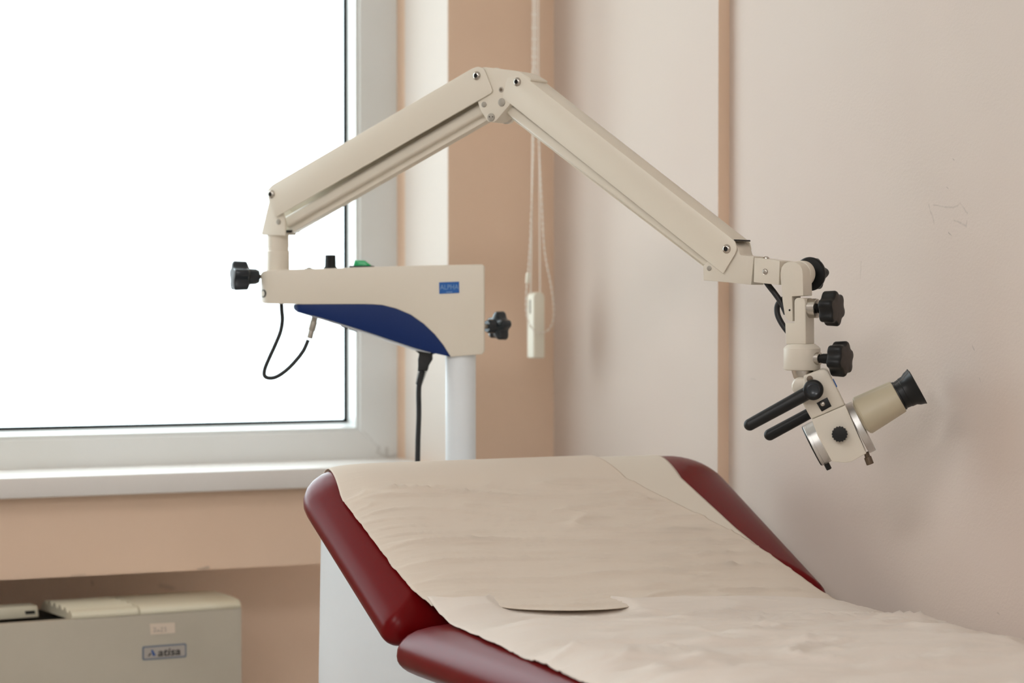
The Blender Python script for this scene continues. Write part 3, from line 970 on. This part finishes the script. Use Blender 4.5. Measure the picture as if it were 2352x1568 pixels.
# controls on top
def top_z(px, w=0): return BX.at(px, tab(UP_E, px), 0).z
p = BX.at(759, 612, 0); zt = top_z(759)
g = cyl((p.x, p.y, zt - .001), (p.x, p.y, zt + .0022), .0098, bv=.0006)
star = lambda a: 1 + .035 * math.cos(18 * a)
h = (BX.at(759, 587, 0) - p).length
merge(g, lathe((p.x, p.y, zt + .001), Z, [(0, .0082), (.003, .0077), (.0175, .0073), (.0182, .0065), (.0182, 0)], 72, star))
part('dimmer_knob', g, BLACK, box_o)
p = BX.at(710, 614, 0); zt = top_z(710)
g = cyl((p.x, p.y, zt - .001), (p.x, p.y, zt + .0012), .0065, seg=24)
merge(g, lathe((p.x, p.y, zt), Z, [(0, .0035), (.0018, .0034), (.0028, .002), (.003, 0)], 20))
part('indicator_lamp', g, ZINC, box_o)
p = BX.at(830, 613, 0); u0, v0 = BX.uv(830, 613.5, 0); zt = top_z(830) - 1.15
g = box(BX.p(u0 + .001, zt + .0005, 0), BX.a, BX.n, Z, .0172, .0105, .0018, .0006)
part('switch_frame', g, BLACK, box_o)
rk = [(-.0110, zt + .001), (-.0086, zt + .0102), (.0050, zt + .0098), (.0148, zt + .0022), (.0148, zt + .001)]
part('rocker_switch', prism(BX, [(u0 + a, b) for a, b in rk], -.008, .008, .0005), GREEN, box_o, label='green rocker switch')

# star knobs
def star_knob(P, axis, R, thick, neck_r, neck_l, lobes=5, amp=.13, name='clamp_knob', mtl=None, stud=None, phase=0.0):
    """P: where the neck starts; axis points away from the clamped part"""
    d, x, y = basis(axis)
    R0 = R / (1 + amp)
    def st(a): 
        c = math.cos(lobes * (a + phase)); return (1 + amp * (abs(c) ** .8 * (1 if c > 0 else -1)))
    g = lathe(Vector(P), d, [(0, neck_r * .8), (neck_l * .3, neck_r), (neck_l, neck_r * 1.05)], 24)
    P2 = Vector(P) + d * neck_l
    b = lathe(P2, d, [(-.001, neck_r * 1.0), (.001, R0 * .80), (.0025, R0 * .93), (.004, R0 * .97), (thick - .003, R0), (thick - .001, R0 * .95), (thick, R0 * .86), (thick + .0006, R0 * .5), (thick + .0007, 0)], 100, st)
    merge(g, b)
    bmesh.ops.recalc_face_normals(g, faces=g.faces[:])
    for f in g.faces:
        if f.normal.dot(d) > .9 and (f.calc_center_median() - P2).dot(d) > thick * .8: f.material_index = 1
    o = part(name, g, [mtl or BLACK, KNOBF], smooth=40)
    if stud: part('stud', cyl(Vector(P) - d * stud[0], Vector(P) + d * .003, stud[1], seg=20), stud[2], o)
    return o

# knob on the nose
PN = BX.at(600, 635, 0)
axn = (-RT * .95 - FWH * .31).normalized()
star_knob(BX.at(594.5, 635, 0.0) , axn, .0222, .0230, .0110, .0150, amp=.16, mtl=BLACKG, stud=(.012, .003, BRASS), phase=.35)
# lock screw on the nose
ns = (-RT * .78 - FWH * .62).normalized()
ctr = BX.p(U_NOSE, BX.uv(606, 674, 0)[1], 0)
g = lathe(ctr + ns * (HB - .002), ns, [(0, .0056), (.0026, .0056), (.0030, .0050)], 24)
merge(g, lathe(ctr + ns * (HB + .0006), ns, [(0, .0042), (.0008, .004), (.001, 0)], 20), 1)
part('lock_screw', g, [DARK, WHITE], box_o)
# clamp knob behind the box, on the pole side
axr = (RT * .80 + FWH * .60).normalized()
pk = BX.at(1136, 749, -.05)
star_knob(pk - axr * .014, axr, .0218, .0180, .010, .012, amp=.17, mtl=BLACKG, stud=(.035, .0035, ZINC), phase=.2)

# loop cable under the nose
cb = [BX.at(x, y, 0.0) for x, y in ((646, 690), (647, 712), (648.5, 735), (644, 762), (632, 792), (617, 825), (608, 848), (608, 863), (620, 868), (637, 864), (660, 848), (682, 825), (698, 803), (708, 780))]
cable = part('lamp_cable', tube(cb, .0030, 10, 8), RUBBER)
g = cyl(BX.at(711, 777, 0), BX.at(716, 757, 0), .0042, seg=20, bv=.0006)
merge(g, cyl(BX.at(715.5, 759, 0), BX.at(721, 738, 0), .0052, seg=20, bv=.0006))
merge(g, cyl(BX.at(720, 741, 0), BX.at(724, 724, 0), .0046, seg=20))
part('metal_plug', g, ZINC, cable, label='grey metal plug')

# swivel post under the arm
TH = math.radians(33)
A = (RT * math.cos(TH) - FWH * math.sin(TH)).normalized()
pn = BX.at(638.5, 600, 0)
AR = Frame(Vector((pn.x, pn.y, 1.15)), A, Z)
zz = lambda py: BX.at(638.5, py, 0).z
part('swivel_post', lathe((pn.x, pn.y, 0), Z, [(zz(640), .0160), (zz(577), .0160), (zz(576), .0155), (zz(575), .0150), (zz(567), .0150), (zz(566), .0154), (zz(530), .0152)], 40), WHITE, smooth=30)
HA = .0205                                                  # half width of the arm covers
def plate_u(frame, front, back, wf, wb, t=.0022, bv=.0006):
    g = prism(frame, pxpoly(frame, front, wf), wf - t, wf, bv)
    if back: merge(g, prism(frame, back, -wb, -wb + t, bv))
    return g
def bolt(name, x, y, w, r=12, parent=None, frame=None, m=STEEL, socket=True, dome=.55):
    frame = frame or AR
    c = frame.at(x, y, w); rr = (frame.at(x, y + r, w) - c).length
    n = frame.n
    g = lathe(c - n * .0008, n, [(0, rr), (.0012, rr), (rr * .3, rr * .93), (rr * dome, rr * .72), (rr * dome * 1.12, rr * .5)] + ([(rr * .35, rr * .44), (rr * .33, 0)] if socket else [(rr * dome * 1.2, 0)]), 32)
    if socket:
        for f in g.faces:
            cc = f.calc_center_median() - c
            if (cc - n * cc.dot(n)).length < rr * .46: f.material_index = 1
    return part(name, g, [m, BLACK], parent, smooth=50)
def pin(x, y, w, r, parent, frame=None, m=ZINC, h=.0008, name='pin'):
    frame = frame or AR
    c = frame.at(x, y, w); rr = (frame.at(x, y + r, w) - c).length
    return part(name, cyl(c - frame.n * .001, c + frame.n * h, rr, seg=24, bv=min(.0004, rr * .2)), m, parent)

# lower bracket
HBK = .0172
front = [(618, 462, 3), (600, 538.5, 1), (655, 541, 2), (655, 512, 4), (651, 490, 6), (640, 470, 3)]
fr_uv = pxpoly(AR, front, HBK)
b0 = AR.uv(600, 538.5, HBK); b1 = AR.uv(655, 541, HBK)
L1 = (b1[0] - b0[0])
back = [(u, v) for u, v in fr_uv]
bk = prism(AR, fr_uv, HBK - .0025, HBK, .0006)
zlow = AR.uv(640, 539, HBK)[1]
rear_poly = [AR.uv(x, y, -HBK) for x, y in ((650, 470), (640, 538), (680.5, 538), (688, 510), (668, 478))]
merge(bk, prism(AR, rear_poly, -HBK, -HBK + .0025, .0006))
uu0 = AR.uv(602, 539, HBK)[0]; uu1 = AR.uv(680, 538, -HBK)[0]
merge(bk, box(AR.p((uu0 + uu1) / 2, zlow + .0018, 0), AR.a, Z, AR.n, (uu1 - uu0) / 2, .0018, HBK - .0004, .0004))
bracket = part('base_bracket', bk, WHITE)
pin(640, 509.5, HBK, 6.5, bracket)
g = box(AR.p(AR.uv(672, 530, -.01)[0], zlow + .005, -.004), AR.a, Z, AR.n, .010, .0016, .010, .0003)
part('spring_slot', g, DARK, bracket)

def arm_cover(front, top_a, top_b, name, HA=HA):
    """channel section: front plate, rear plate and the top web"""
    uv = pxpoly(AR, front, HA)
    g = prism(AR, uv, HA - .0022, HA, .0007)
    merge(g, prism(AR, uv, -HA, -HA + .0022, .0007))
    a = Vector(AR.uv(*top_a, HA)); b = Vector(AR.uv(*top_b, HA)); d = (b - a).normalized(); nrm = Vector((-d.y, d.x))
    if nrm.y < 0: nrm = -nrm
    q = [a, b, b - nrm * .0024, a - nrm * .0024]
    merge(g, prism(AR, [tuple(x) for x in q], -HA + .0004, HA - .0004, .0007))
    return part(name, g, WHITE)
lowarm = arm_cover([(611, 441, 7), (622, 426, 9), (1083, 157.5, 6), (1098, 152, 7), (1112, 158, 6), (1130.5, 207, 3), (1128.5, 213.5, 3), (634, 498.5, 3), (627, 494, 3)], (628, 427), (1086, 156), 'lower_arm', HA + .0022)
uparm = arm_cover([(1165, 175, 10), (1200, 172, 4), (1688, 554, 5), (1692, 570, 5), (1688, 583, 4), (1661, 628, 3), (1655, 624, 4), (1154, 224, 4)], (1203, 174.5), (1683, 550), 'upper_arm')
bolt('bolt', 623, 446, HA + .0022, 10, lowarm); bolt('bolt', 1095, 174, HA + .0022, 10.3, lowarm)
q = [AR.uv(x, y, HA) for x, y in ((1683, 549.5), (1694, 549.8), (1694, 553.5), (1683, 553))]
part('end_gap_shade', prism(AR, q, -HA + .0065, HA - .0026, 0), DARK, uparm)  # solid dark strip in place of the shaded opening at the web end
bolt('bolt', 1188, 188, HA, 10.3, uparm); bolt('bolt', 1669, 571.5, HA, 10.8, uparm)

def rod(p, q, hr, hw, lip, name, parent):
    """folded rail under the arm: rounded front with a lower lip behind"""
    a = Vector(AR.uv(*p, .009)); b = Vector(AR.uv(*q, .009)); d = (b - a); L = d.length; d /= L; nr = Vector((-d.y, d.x))
    if nr.y < 0: nr = -nr
    f = Frame(AR.p(a.x, a.y, 0), AR.a * d.x + Z * d.y, AR.a * nr.x + Z * nr.y)
    g = box(f.p(L / 2, 0, 0), f.a, f.b, f.n, L / 2, hr, hw, hr * .55, 4)
    merge(g, box(f.p(L / 2, -hr * .55 - lip / 2, -hw * .35), f.a, f.b, f.n, L / 2, lip / 2 + hr * .4, hw * .6, .001))
    return part(name, g, WHITE, parent)
rod((654, 512), (1110, 248), .0078, .0115, .008, 'tension_rail', lowarm)
rod((1165, 246), (1632, 604), .0075, .0115, .004, 'tension_rail', uparm)
# dark rail side seen beneath the upper arm
# elbow
HE = HA
el = [(1090, 165, 4), (1110, 153.5, 6), (1190, 163, 8), (1222, 182, 6), (1172, 236, 3), (1171, 240, 3), (1150, 264, 4), (1136, 281, 8), (1121, 280, 6), (1103, 252, 6), (1097, 232, 4)]
g = prism(AR, pxpoly(AR, el, HE - .0004), -HE, HE - .0004, .001)
elbow = part('elbow_joint', g, WHITE)
g = cyl(AR.at(1140, 170, -.010), AR.at(1140, 170, -.0225), .0085, bv=.001)
part('elbow_cap', g, WHITE, elbow)
pin(1151, 206, HE, 6.5, elbow, m=ZINC, h=.0004); pin(1151, 206, HE, 4, elbow, m=BROWNS, h=.0006)
pin(1152, 235, HE, 9.5, elbow, m=ZINC, h=.0005)
pin(1111.5, 240, HE, 6.5, elbow)
nb = pin(1128, 269.5, HE, 9.5, elbow, h=.0012)
for dx in (-4, 3.5):
    pin(1128 + dx, 268, HE + .0012, 1.6, nb, m=DARK, h=.0003, name='spanner_hole')
g = cyl(AR.at(1150, 268, .004), AR.at(1150, 268, -.016), .0072, bv=.001)
merge(g, cyl(AR.at(1162, 270, -.006), AR.at(1162, 270, -.020), .0085, bv=.001))
part('hinge_pin', g, STEEL, elbow)

# end bracket
HN = .0172
ef = [(1622, 604, 3), (1614.5, 611, 2), (1615.5, 643.5, 1.5), (1690, 650, 1), (1725, 654, 1.5), (1731.5, 589, 2), (1700, 586, 4), (1694, 566, 6), (1676, 552, 8), (1650, 570, 5)]
uvf = pxpoly(AR, ef, HN)
g = prism(AR, uvf, -HN, HN, .0009)
endb = part('end_bracket', g, WHITE2)
c0 = AR.uv(1672, 571.5, 0)
g = cyl(AR.p(c0[0] + .004, c0[1] + .001, -HA + .002), AR.p(c0[0] + .004, c0[1] + .001, HN - .001), .0118, seg=40, bv=.0006)
part('knuckle', g, WHITE2, endb)
pin(1629, 616, HN, 5.8, endb)
# joint block
uvb = pxpoly(AR, [(1732.5, 591.5, 2), (1731, 648, 2), (1789, 654, 2), (1791, 599, 2)], .0195)
blk = part('joint_block', prism(AR, uvb, -.0185, .0195, .0010), WHITE2)
bolt('screw', 1757.5, 624, .0195, 7, blk, socket=False)
ub, vb = AR.uv(1757, 594, .005)
part('screw', lathe(AR.p(ub, AR.uv(1757, 592, .005)[1] - .001, .002), Z, [(0, .004), (.0015, .0038), (.0028, .002), (.003, 0)], 20), STEEL, blk)

# yoke with the swivel ring behind
wy = .0225
yk = [(1797.5, 693), (1793, 640), (1792.5, 628), (1795, 614), (1801, 606), (1809, 601.5), (1818, 600.5), (1828, 603), (1837, 609), (1842.5, 618), (1844, 630), (1845, 679, 1.5), (1819, 680.5, 1), (1820.5, 737, 1.5), (1813, 738, 4), (1803, 727, 6)]
yoke = part('yoke', prism(AR, pxpoly(AR, yk, wy), wy - .0245, wy, .0016, 3), WHITE2)
# small shelf of the yoke at the back
g = box(AR.p(AR.uv(1832, 668, 0)[0], AR.uv(1832, 667, 0)[1], -.0035), AR.a, Z, AR.n, .0085, .0048, .004, .0006)
part('stop_lug', g, WHITE2, yoke)
cy = AR.uv(1818, 628.5, wy)
rr = .0160
g = cyl(AR.p(cy[0], cy[1], wy - .020), AR.p(cy[0], cy[1], wy - .0335), rr, seg=48, bv=.0008)
part('swivel_ring', g, WHITE2, yoke)
pin(1813.5, 712, wy, 2.6, yoke, m=DARK, h=.0002, name='pin_hole')
# black clamp knob behind the ring
bm = lathe(AR.p(cy[0], cy[1], wy - .0470), -AR.n, [(-.014, .009), (0, .010), (.001, .0190), (.003, .0208), (.006, .0206), (.007, .0190)], 60)
merge(bm, lathe(AR.p(cy[0], cy[1], wy - .053), -AR.n, [(0, .012), (.003, .0172), (.011, .0172), (.013, .0145), (.0132, 0)], 80, lambda a: 1 + .15 * math.cos(5 * a + .6)))
part('clamp_knob', bm, BLACK, smooth=40)
# link bar
lk = [(1824.5, 741), (1824, 700), (1824, 690, 3), (1829, 684, 3), (1845, 684, 4), (1850, 692, 4), (1850.5, 790), (1804.5, 790), (1803, 741)]
link_bar = part('link_bar', prism(AR, pxpoly(AR, lk, wy), wy - .0245, wy, .0012, 3), WHITE2)
def side_knob(x, y, w, R, rc, lc, phase):
    """collar and star knob standing out of the arm's end side"""
    c = AR.at(x, y, w)
    col = part('collar', lathe(c - A * .004, A, [(0, rc), (.004 + lc - .0008, rc), (.004 + lc, rc - .0008), (.004 + lc, 0)], 36), STEEL, smooth=40)
    col.parent = link_bar
    k = star_knob(c + A * (lc - .0005), A, R, .0200, .0062, .0075, lobes=6, amp=.10, phase=phase)
    return k
side_knob(1862, 708, .0095, .0218, .0118, .0095, .3)
# lower pivot housing
pc = AR.at(1842, 815, .009)
zc = lambda py: hit(1842, py, pc, FWH).z
g = lathe((pc.x, pc.y, 0), Z, [(zc(789) , .0155), (zc(796), .0205), (zc(800), .0222), (zc(845), .0222), (zc(848.5), .0212), (zc(850), .019)], 48)
hous = part('pivot_housing', g, WHITE2, smooth=30)
c = AR.at(1872, 823, .012)
part('collar', lathe(c - A * .006, A, [(0, .0078), (.0125, .0078), (.0132, .0070), (.0132, 0)], 30), STEEL, hous)
star_knob(c + A * .0065, A, .0218, .0205, .0060, .0150, lobes=6, amp=.10, phase=.75)
# neck and the black tubes at the arm end
BF = Frame(atD(1900, 960, (pc - EYE).dot(FW)), (RT * math.cos(math.radians(8)) - FWH * math.sin(math.radians(8))), Z)
nk = lathe(pc + Z * (zc(846) - pc.z), -Z + A * .28, [(0, .013), (.008, .0125), (.018, .0085), (.03, .0085)], 32)
part('neck', nk, STEEL)
tb = [AR.at(x, y, -.002) for x, y in ((1755, 640), (1766, 656), (1780, 674), (1795, 696), (1806, 720))]
part('light_guide', tube(tb, .0036, 12, 6), RUBBER)
tb = [AR.at(x, y, -.006) for x, y in ((1800, 686), (1790, 694), (1785, 705), (1786, 722), (1793, 738), (1802, 752), (1812, 765))]
part('light_guide', tube(tb, .0036, 12, 6), RUBBER)

# ---- microscope head
HM = .0275
EA = math.radians(27)
E = (BF.a * math.cos(EA) + Z * math.sin(EA)).normalized()          # optical axis, towards the eyepieces
# upper block
ub = [(1846.5, 862.5, 5), (1889, 846.5, 6), (1901, 849.5, 6), (1923, 893.5, 1), (1870, 921, 0), (1840, 919, 2), (1829, 896, 3), (1829, 870, 4)]
ub = [(1846, 862.5, 4), (1889, 846.5, 6), (1901, 849.5, 6), (1941, 929.5, 0), (1864, 963, 0), (1843, 925, 2)]
body = part('body', prism(BF, pxpoly(BF, ub, HM), -HM, HM, .0022, 3), WHITE2)
lo = [(1864, 963.5), (1941.5, 930), (1990, 1041, 2), (1951, 1062.5, 10), (1911, 1060, 3), (1878, 1000)]
part('lens_housing', prism(BF, pxpoly(BF, lo, HM + .001), -HM - .001, HM + .001, .0075, 4), WHITE2, body)
# white cover bulge at the left
c = BF.at(1838, 884, 0)
part('lamp_cover', lathe(BF.at(1840, 884, -HM * .75), BF.n, [(0, .006), (.002, .0095), (.005, .011), (HM * 1.45, .011), (HM * 1.55, .0095), (HM * 1.6, .006)], 36), WHITE2, body)
# blue strip on the eyepiece side
q = [BF.uv(x, y, 0) for x, y in ((1911.5, 871), (1914.5, 869.8), (1923, 887), (1920, 888.2))]
part('blue_label', prism(BF, q, -.014, .018, .0003), LABELB, body)
# screw plate
q = [BF.uv(x, y, HM) for x, y in ((1900, 912), (1910, 932.5), (1887.5, 945), (1875.5, 925.5))]
sp = part('screw_plate', prism(BF, q, HM - .001, HM + .0012, .0003), BLACK, body, label='black square plate')
bolt('screw', 1889.5, 927.5, HM + .0012, 5.5, sp, BF, socket=False, m=STEEL)
cc = BF.at(1860, 869.5, HM)
part('screw', cyl(cc - BF.n * .002, cc + BF.n * .004, .0037, seg=20, bv=.0006), BROWNS, body)
# toothed knob facing the room
cc = BF.at(1928.6, 995.6, HM)
part('focus_knob', lathe(cc - BF.n * .001, BF.n, [(0, .0088), (.011, .0092), (.0125, .0085), (.0128, .006), (.0128, 0)], 96, lambda a: 1 + .05 * math.cos(16 * a)), BLACK, body, smooth=50)
# handles
def handle(piv, end, w0, rp, rb, re, name='handle', hub=True):
    a = BF.uv(*piv, w0); b = BF.uv(*end, w0)
    P = BF.p(*a, w0); Q = BF.p(*b, w0)
    d = (Q - P); L = d.length; d /= L
    g = tube([P + d * (L * k / 10) for k in range(11)], lambda t: rb + (re - rb) * t, 20, 1, False)
    merge(g, sphere(Q, re, 20, 12))
    if hub:
        merge(g, lathe(P - BF.n * .010, BF.n, [(0, rp * .9), (.003, rp), (.016, rp), (.0185, rp * .93), (.0195, rp * .8)], 40))
    o = part(name, g, BLACK, smooth=45, label='black handle')
    if hub:
        part('hub_cap', lathe(P + BF.n * .0085, BF.n, [(0, rp * .70), (.0022, rp * .66), (.003, rp * .55), (.0018, rp * .42), (.0016, 0)], 36), BLACKG, o)
    return o
handle((1868, 895), (1722, 975), HM + .011, .0122, .0083, .0072)
handle((1872, 942), (1768, 998), -HM - .006, .012, .0068, .0072, hub=False)

# objective ring
def along(px, py): return BF.p(*BF.uv(px, py, 0), 0)
C1 = along(1865, 1024); C2 = along(1885, 1014)
L = (C2 - C1).dot(E)
ro = .0268
g = lathe(C1, E, [(.004, 0), (.004, ro * .82), (0, ro * .88), (0, ro * .97), (.0012, ro), (L * .35, ro), (L * .36, ro * .985), (L * .42, ro * .985), (L * .43, ro), (L + .002, ro)], 72)
ring = part('objective_ring', g, SILVER, body, smooth=30, label='silver objective ring')
part('lens', lathe(C1 + E * .0012, E, [(0, 0), (.0012, ro * .5), (.0028, ro * .80)], 48), GLASS, body)
g = lathe(C1 - E * .0004, E, [(0, ro * .86), (-.0004, ro * .96), (.0008, ro * .995)], 72)
part('lens_rim', g, BLACK, body)
t = Vector(E.cross(BF.n)).normalized()
if t.z > 0: t = -t
cc = along(1899, 1066)
part('set_screw', cyl(cc - t * .006, along(1905, 1078), .0034, seg=16, bv=.001), BLACK, body)
# back ring towards the eyepieces
C3 = along(1970, 984); C4 = along(1984, 977)
L = (C4 - C3).dot(E); rs = .0328
g = lathe(C3 - E * .001, E, [(0, rs * .9), (.0004, rs - .0006), (.001, rs), (L, rs), (L + .0008, rs - .0008), (L + .0009, rs * .86)], 80)
part('tube_ring', g, SILVER, body, smooth=30, label='silver ring below the eyepiece tubes')
cc = along(1991, 1044)
g = cyl(along(1989, 1038), along(1994, 1052), .0032, seg=16)
merge(g, cyl(along(1992.5, 1049), along(1999, 1066), .0046, seg=16, bv=.0006))
part('lock_screw', g, BROWNS, body)
# eyepiece tubes
def eyepiece(w, ph):
    P0 = BF.p(*BF.uv(1981, 957, .03), 0) + BF.n * w
    P1 = BF.p(*BF.uv(2065, 912, .03), 0) + BF.n * w
    d = (P1 - P0).normalized(); L = (P1 - P0).length
    tb = part('eyepiece_tube', lathe(P0, d, [(-.004, .015), (-.001, .0215), (.001, .0228), (L * .5, .0210), (L - .0025, .0192), (L - .0006, .0188), (L, .0178)], 56), TUBE, smooth=30)
    part('eyecup', lathe(P1, d, [(-.001, .0168), (.002, .0170), (.0025, .0160), (.0085, .0166), (.009, .0172), (.0145, .0176), (.0185, .0200), (.0235, .0214), (.0245, .0222), (.0256, .0220), (.0250, .0200), (.015, .0150), (.012, .0125), (.0118, 0)], 56), BLACK, tb, smooth=30, label='black rubber eyecup')
    return tb
eyepiece(.030, 0); eyepiece(-.030, 0)
g = box(along(2004, 946) , E, E.cross(BF.n), BF.n, .0120, .0185, .034, .005, 3)
part('prism_housing', g, TUBE, body)

# ------------------------------------------------------------------ power cord
K = .0
top = BX.at(980, 803, K)
pr = thing('power_cord', BX.at(970, 842, K), 'black power cord with ribbed plug hanging from the navy cover', 'power cord')
dn = (BX.at(966, 880, K) - BX.at(976, 815, K)).normalized()
fp = Frame(BX.at(975, 825, K), RT, -dn)
g = prism(fp, [(-.0145, .0165), (.0150, .0125), (.0150, .0085), (.010, .007), (.0115, .0), (.0075, -.009), (.007, -.016), (-.007, -.016), (-.0075, -.009), (-.009, .0), (-.0085, .008), (-.0145, .0125)], -.0075, .0075, .0010)
pl = link('plug', g, RUBBER, pr)
q0 = BX.at(971, 848, K); q1 = BX.at(961.5, 884, K)
prof = []
L = (q1 - q0).length
for k in range(8):
    prof += [(L * k / 8, .0068 - .0022 * k / 8), (L * (k + .55) / 8, .0068 - .0022 * k / 8), (L * (k + .6) / 8, .0042), (L * (k + .98) / 8, .0042)]
link('strain_relief', lathe(q0, q1 - q0, prof, 20), RUBBER, pr)
cpts = [q1 - (q1 - q0) * .2, BX.at(961.5, 900, K), BX.at(962, 950, K), BX.at(960, 1010, K), BX.at(959, 1064, K)]
e = cpts[-1]
cpts += [Vector((e.x - .005, e.y, .7)), Vector((e.x - .02, e.y + .03, .35)), Vector((e.x - .05, e.y + .06, .08)), Vector((e.x - .12, e.y + .08, .006)), Vector((e.x - .4, e.y + .1, .006))]
link('cord', tube(cpts, .0037, 12, 8), RUBBER, pr)

# ------------------------------------------------------------------ light
wd = bpy.data.worlds.new('overcast'); S.world = wd; wd.use_nodes = True
bg = wd.node_tree.nodes['Background']
bg.inputs[0].default_value = (0.87, 0.95, 1.0, 1)
bg.inputs[1].default_value = 4.4
def portal(name, loc, rot, sx, sy):
    l = bpy.data.lights.new(name, 'AREA'); l.shape = 'RECTANGLE'; l.size = sx; l.size_y = sy
    l.cycles.is_portal = True
    o = bpy.data.objects.new(name, l); COL.objects.link(o); o.location = loc; o.rotation_euler = rot
portal('window_portal', ((WX0 + x_rev1) / 2, YF + .09, (z_sill + WZ1) / 2), (-PI / 2, 0, 0), x_rev1 - WX0 + .1, WZ1 - z_sill + .1)

LAMPM = bpy.data.materials.new('fill_panel_diffuser'); LAMPM.use_nodes = True
pb = LAMPM.node_tree.nodes['Principled BSDF']
pb.inputs['Base Color'].default_value = (.9, .9, .88, 1)
pb.inputs['Emission Color'].default_value = (1.0, 1.0, 1.0, 1)
pb.inputs['Emission Strength'].default_value = 13.5
for i, (x, y) in enumerate(((-.3, -1.3), (-1.3, -1.1), (-1.1, 1.3))):  # unseen ceiling panels added as fill for the camera-facing sides
    t = thing('fill_light_panel', (x, y, HC), 'rectangular fill light panel added on the ceiling, with white frame', 'ceiling light', 'added fill light panels')
    link('frame', box((x, y, HC - .03), (1, 0, 0), (0, 1, 0), Z, .33, .63, .03, .004), PVC, t)
    link('diffuser', box((x, y, HC - .064), (1, 0, 0), (0, 1, 0), Z, .30, .60, .004, .001), LAMPM, t)

V = S.view_settings
V.view_transform = 'Standard'; V.look = 'None'; V.exposure = 0.22; V.gamma = 1.0
S.cycles.max_bounces = 10; S.cycles.diffuse_bounces = 5; S.cycles.transparent_max_bounces = 8
S.cycles.use_denoising = True
S.cycles.sample_clamp_indirect = 8
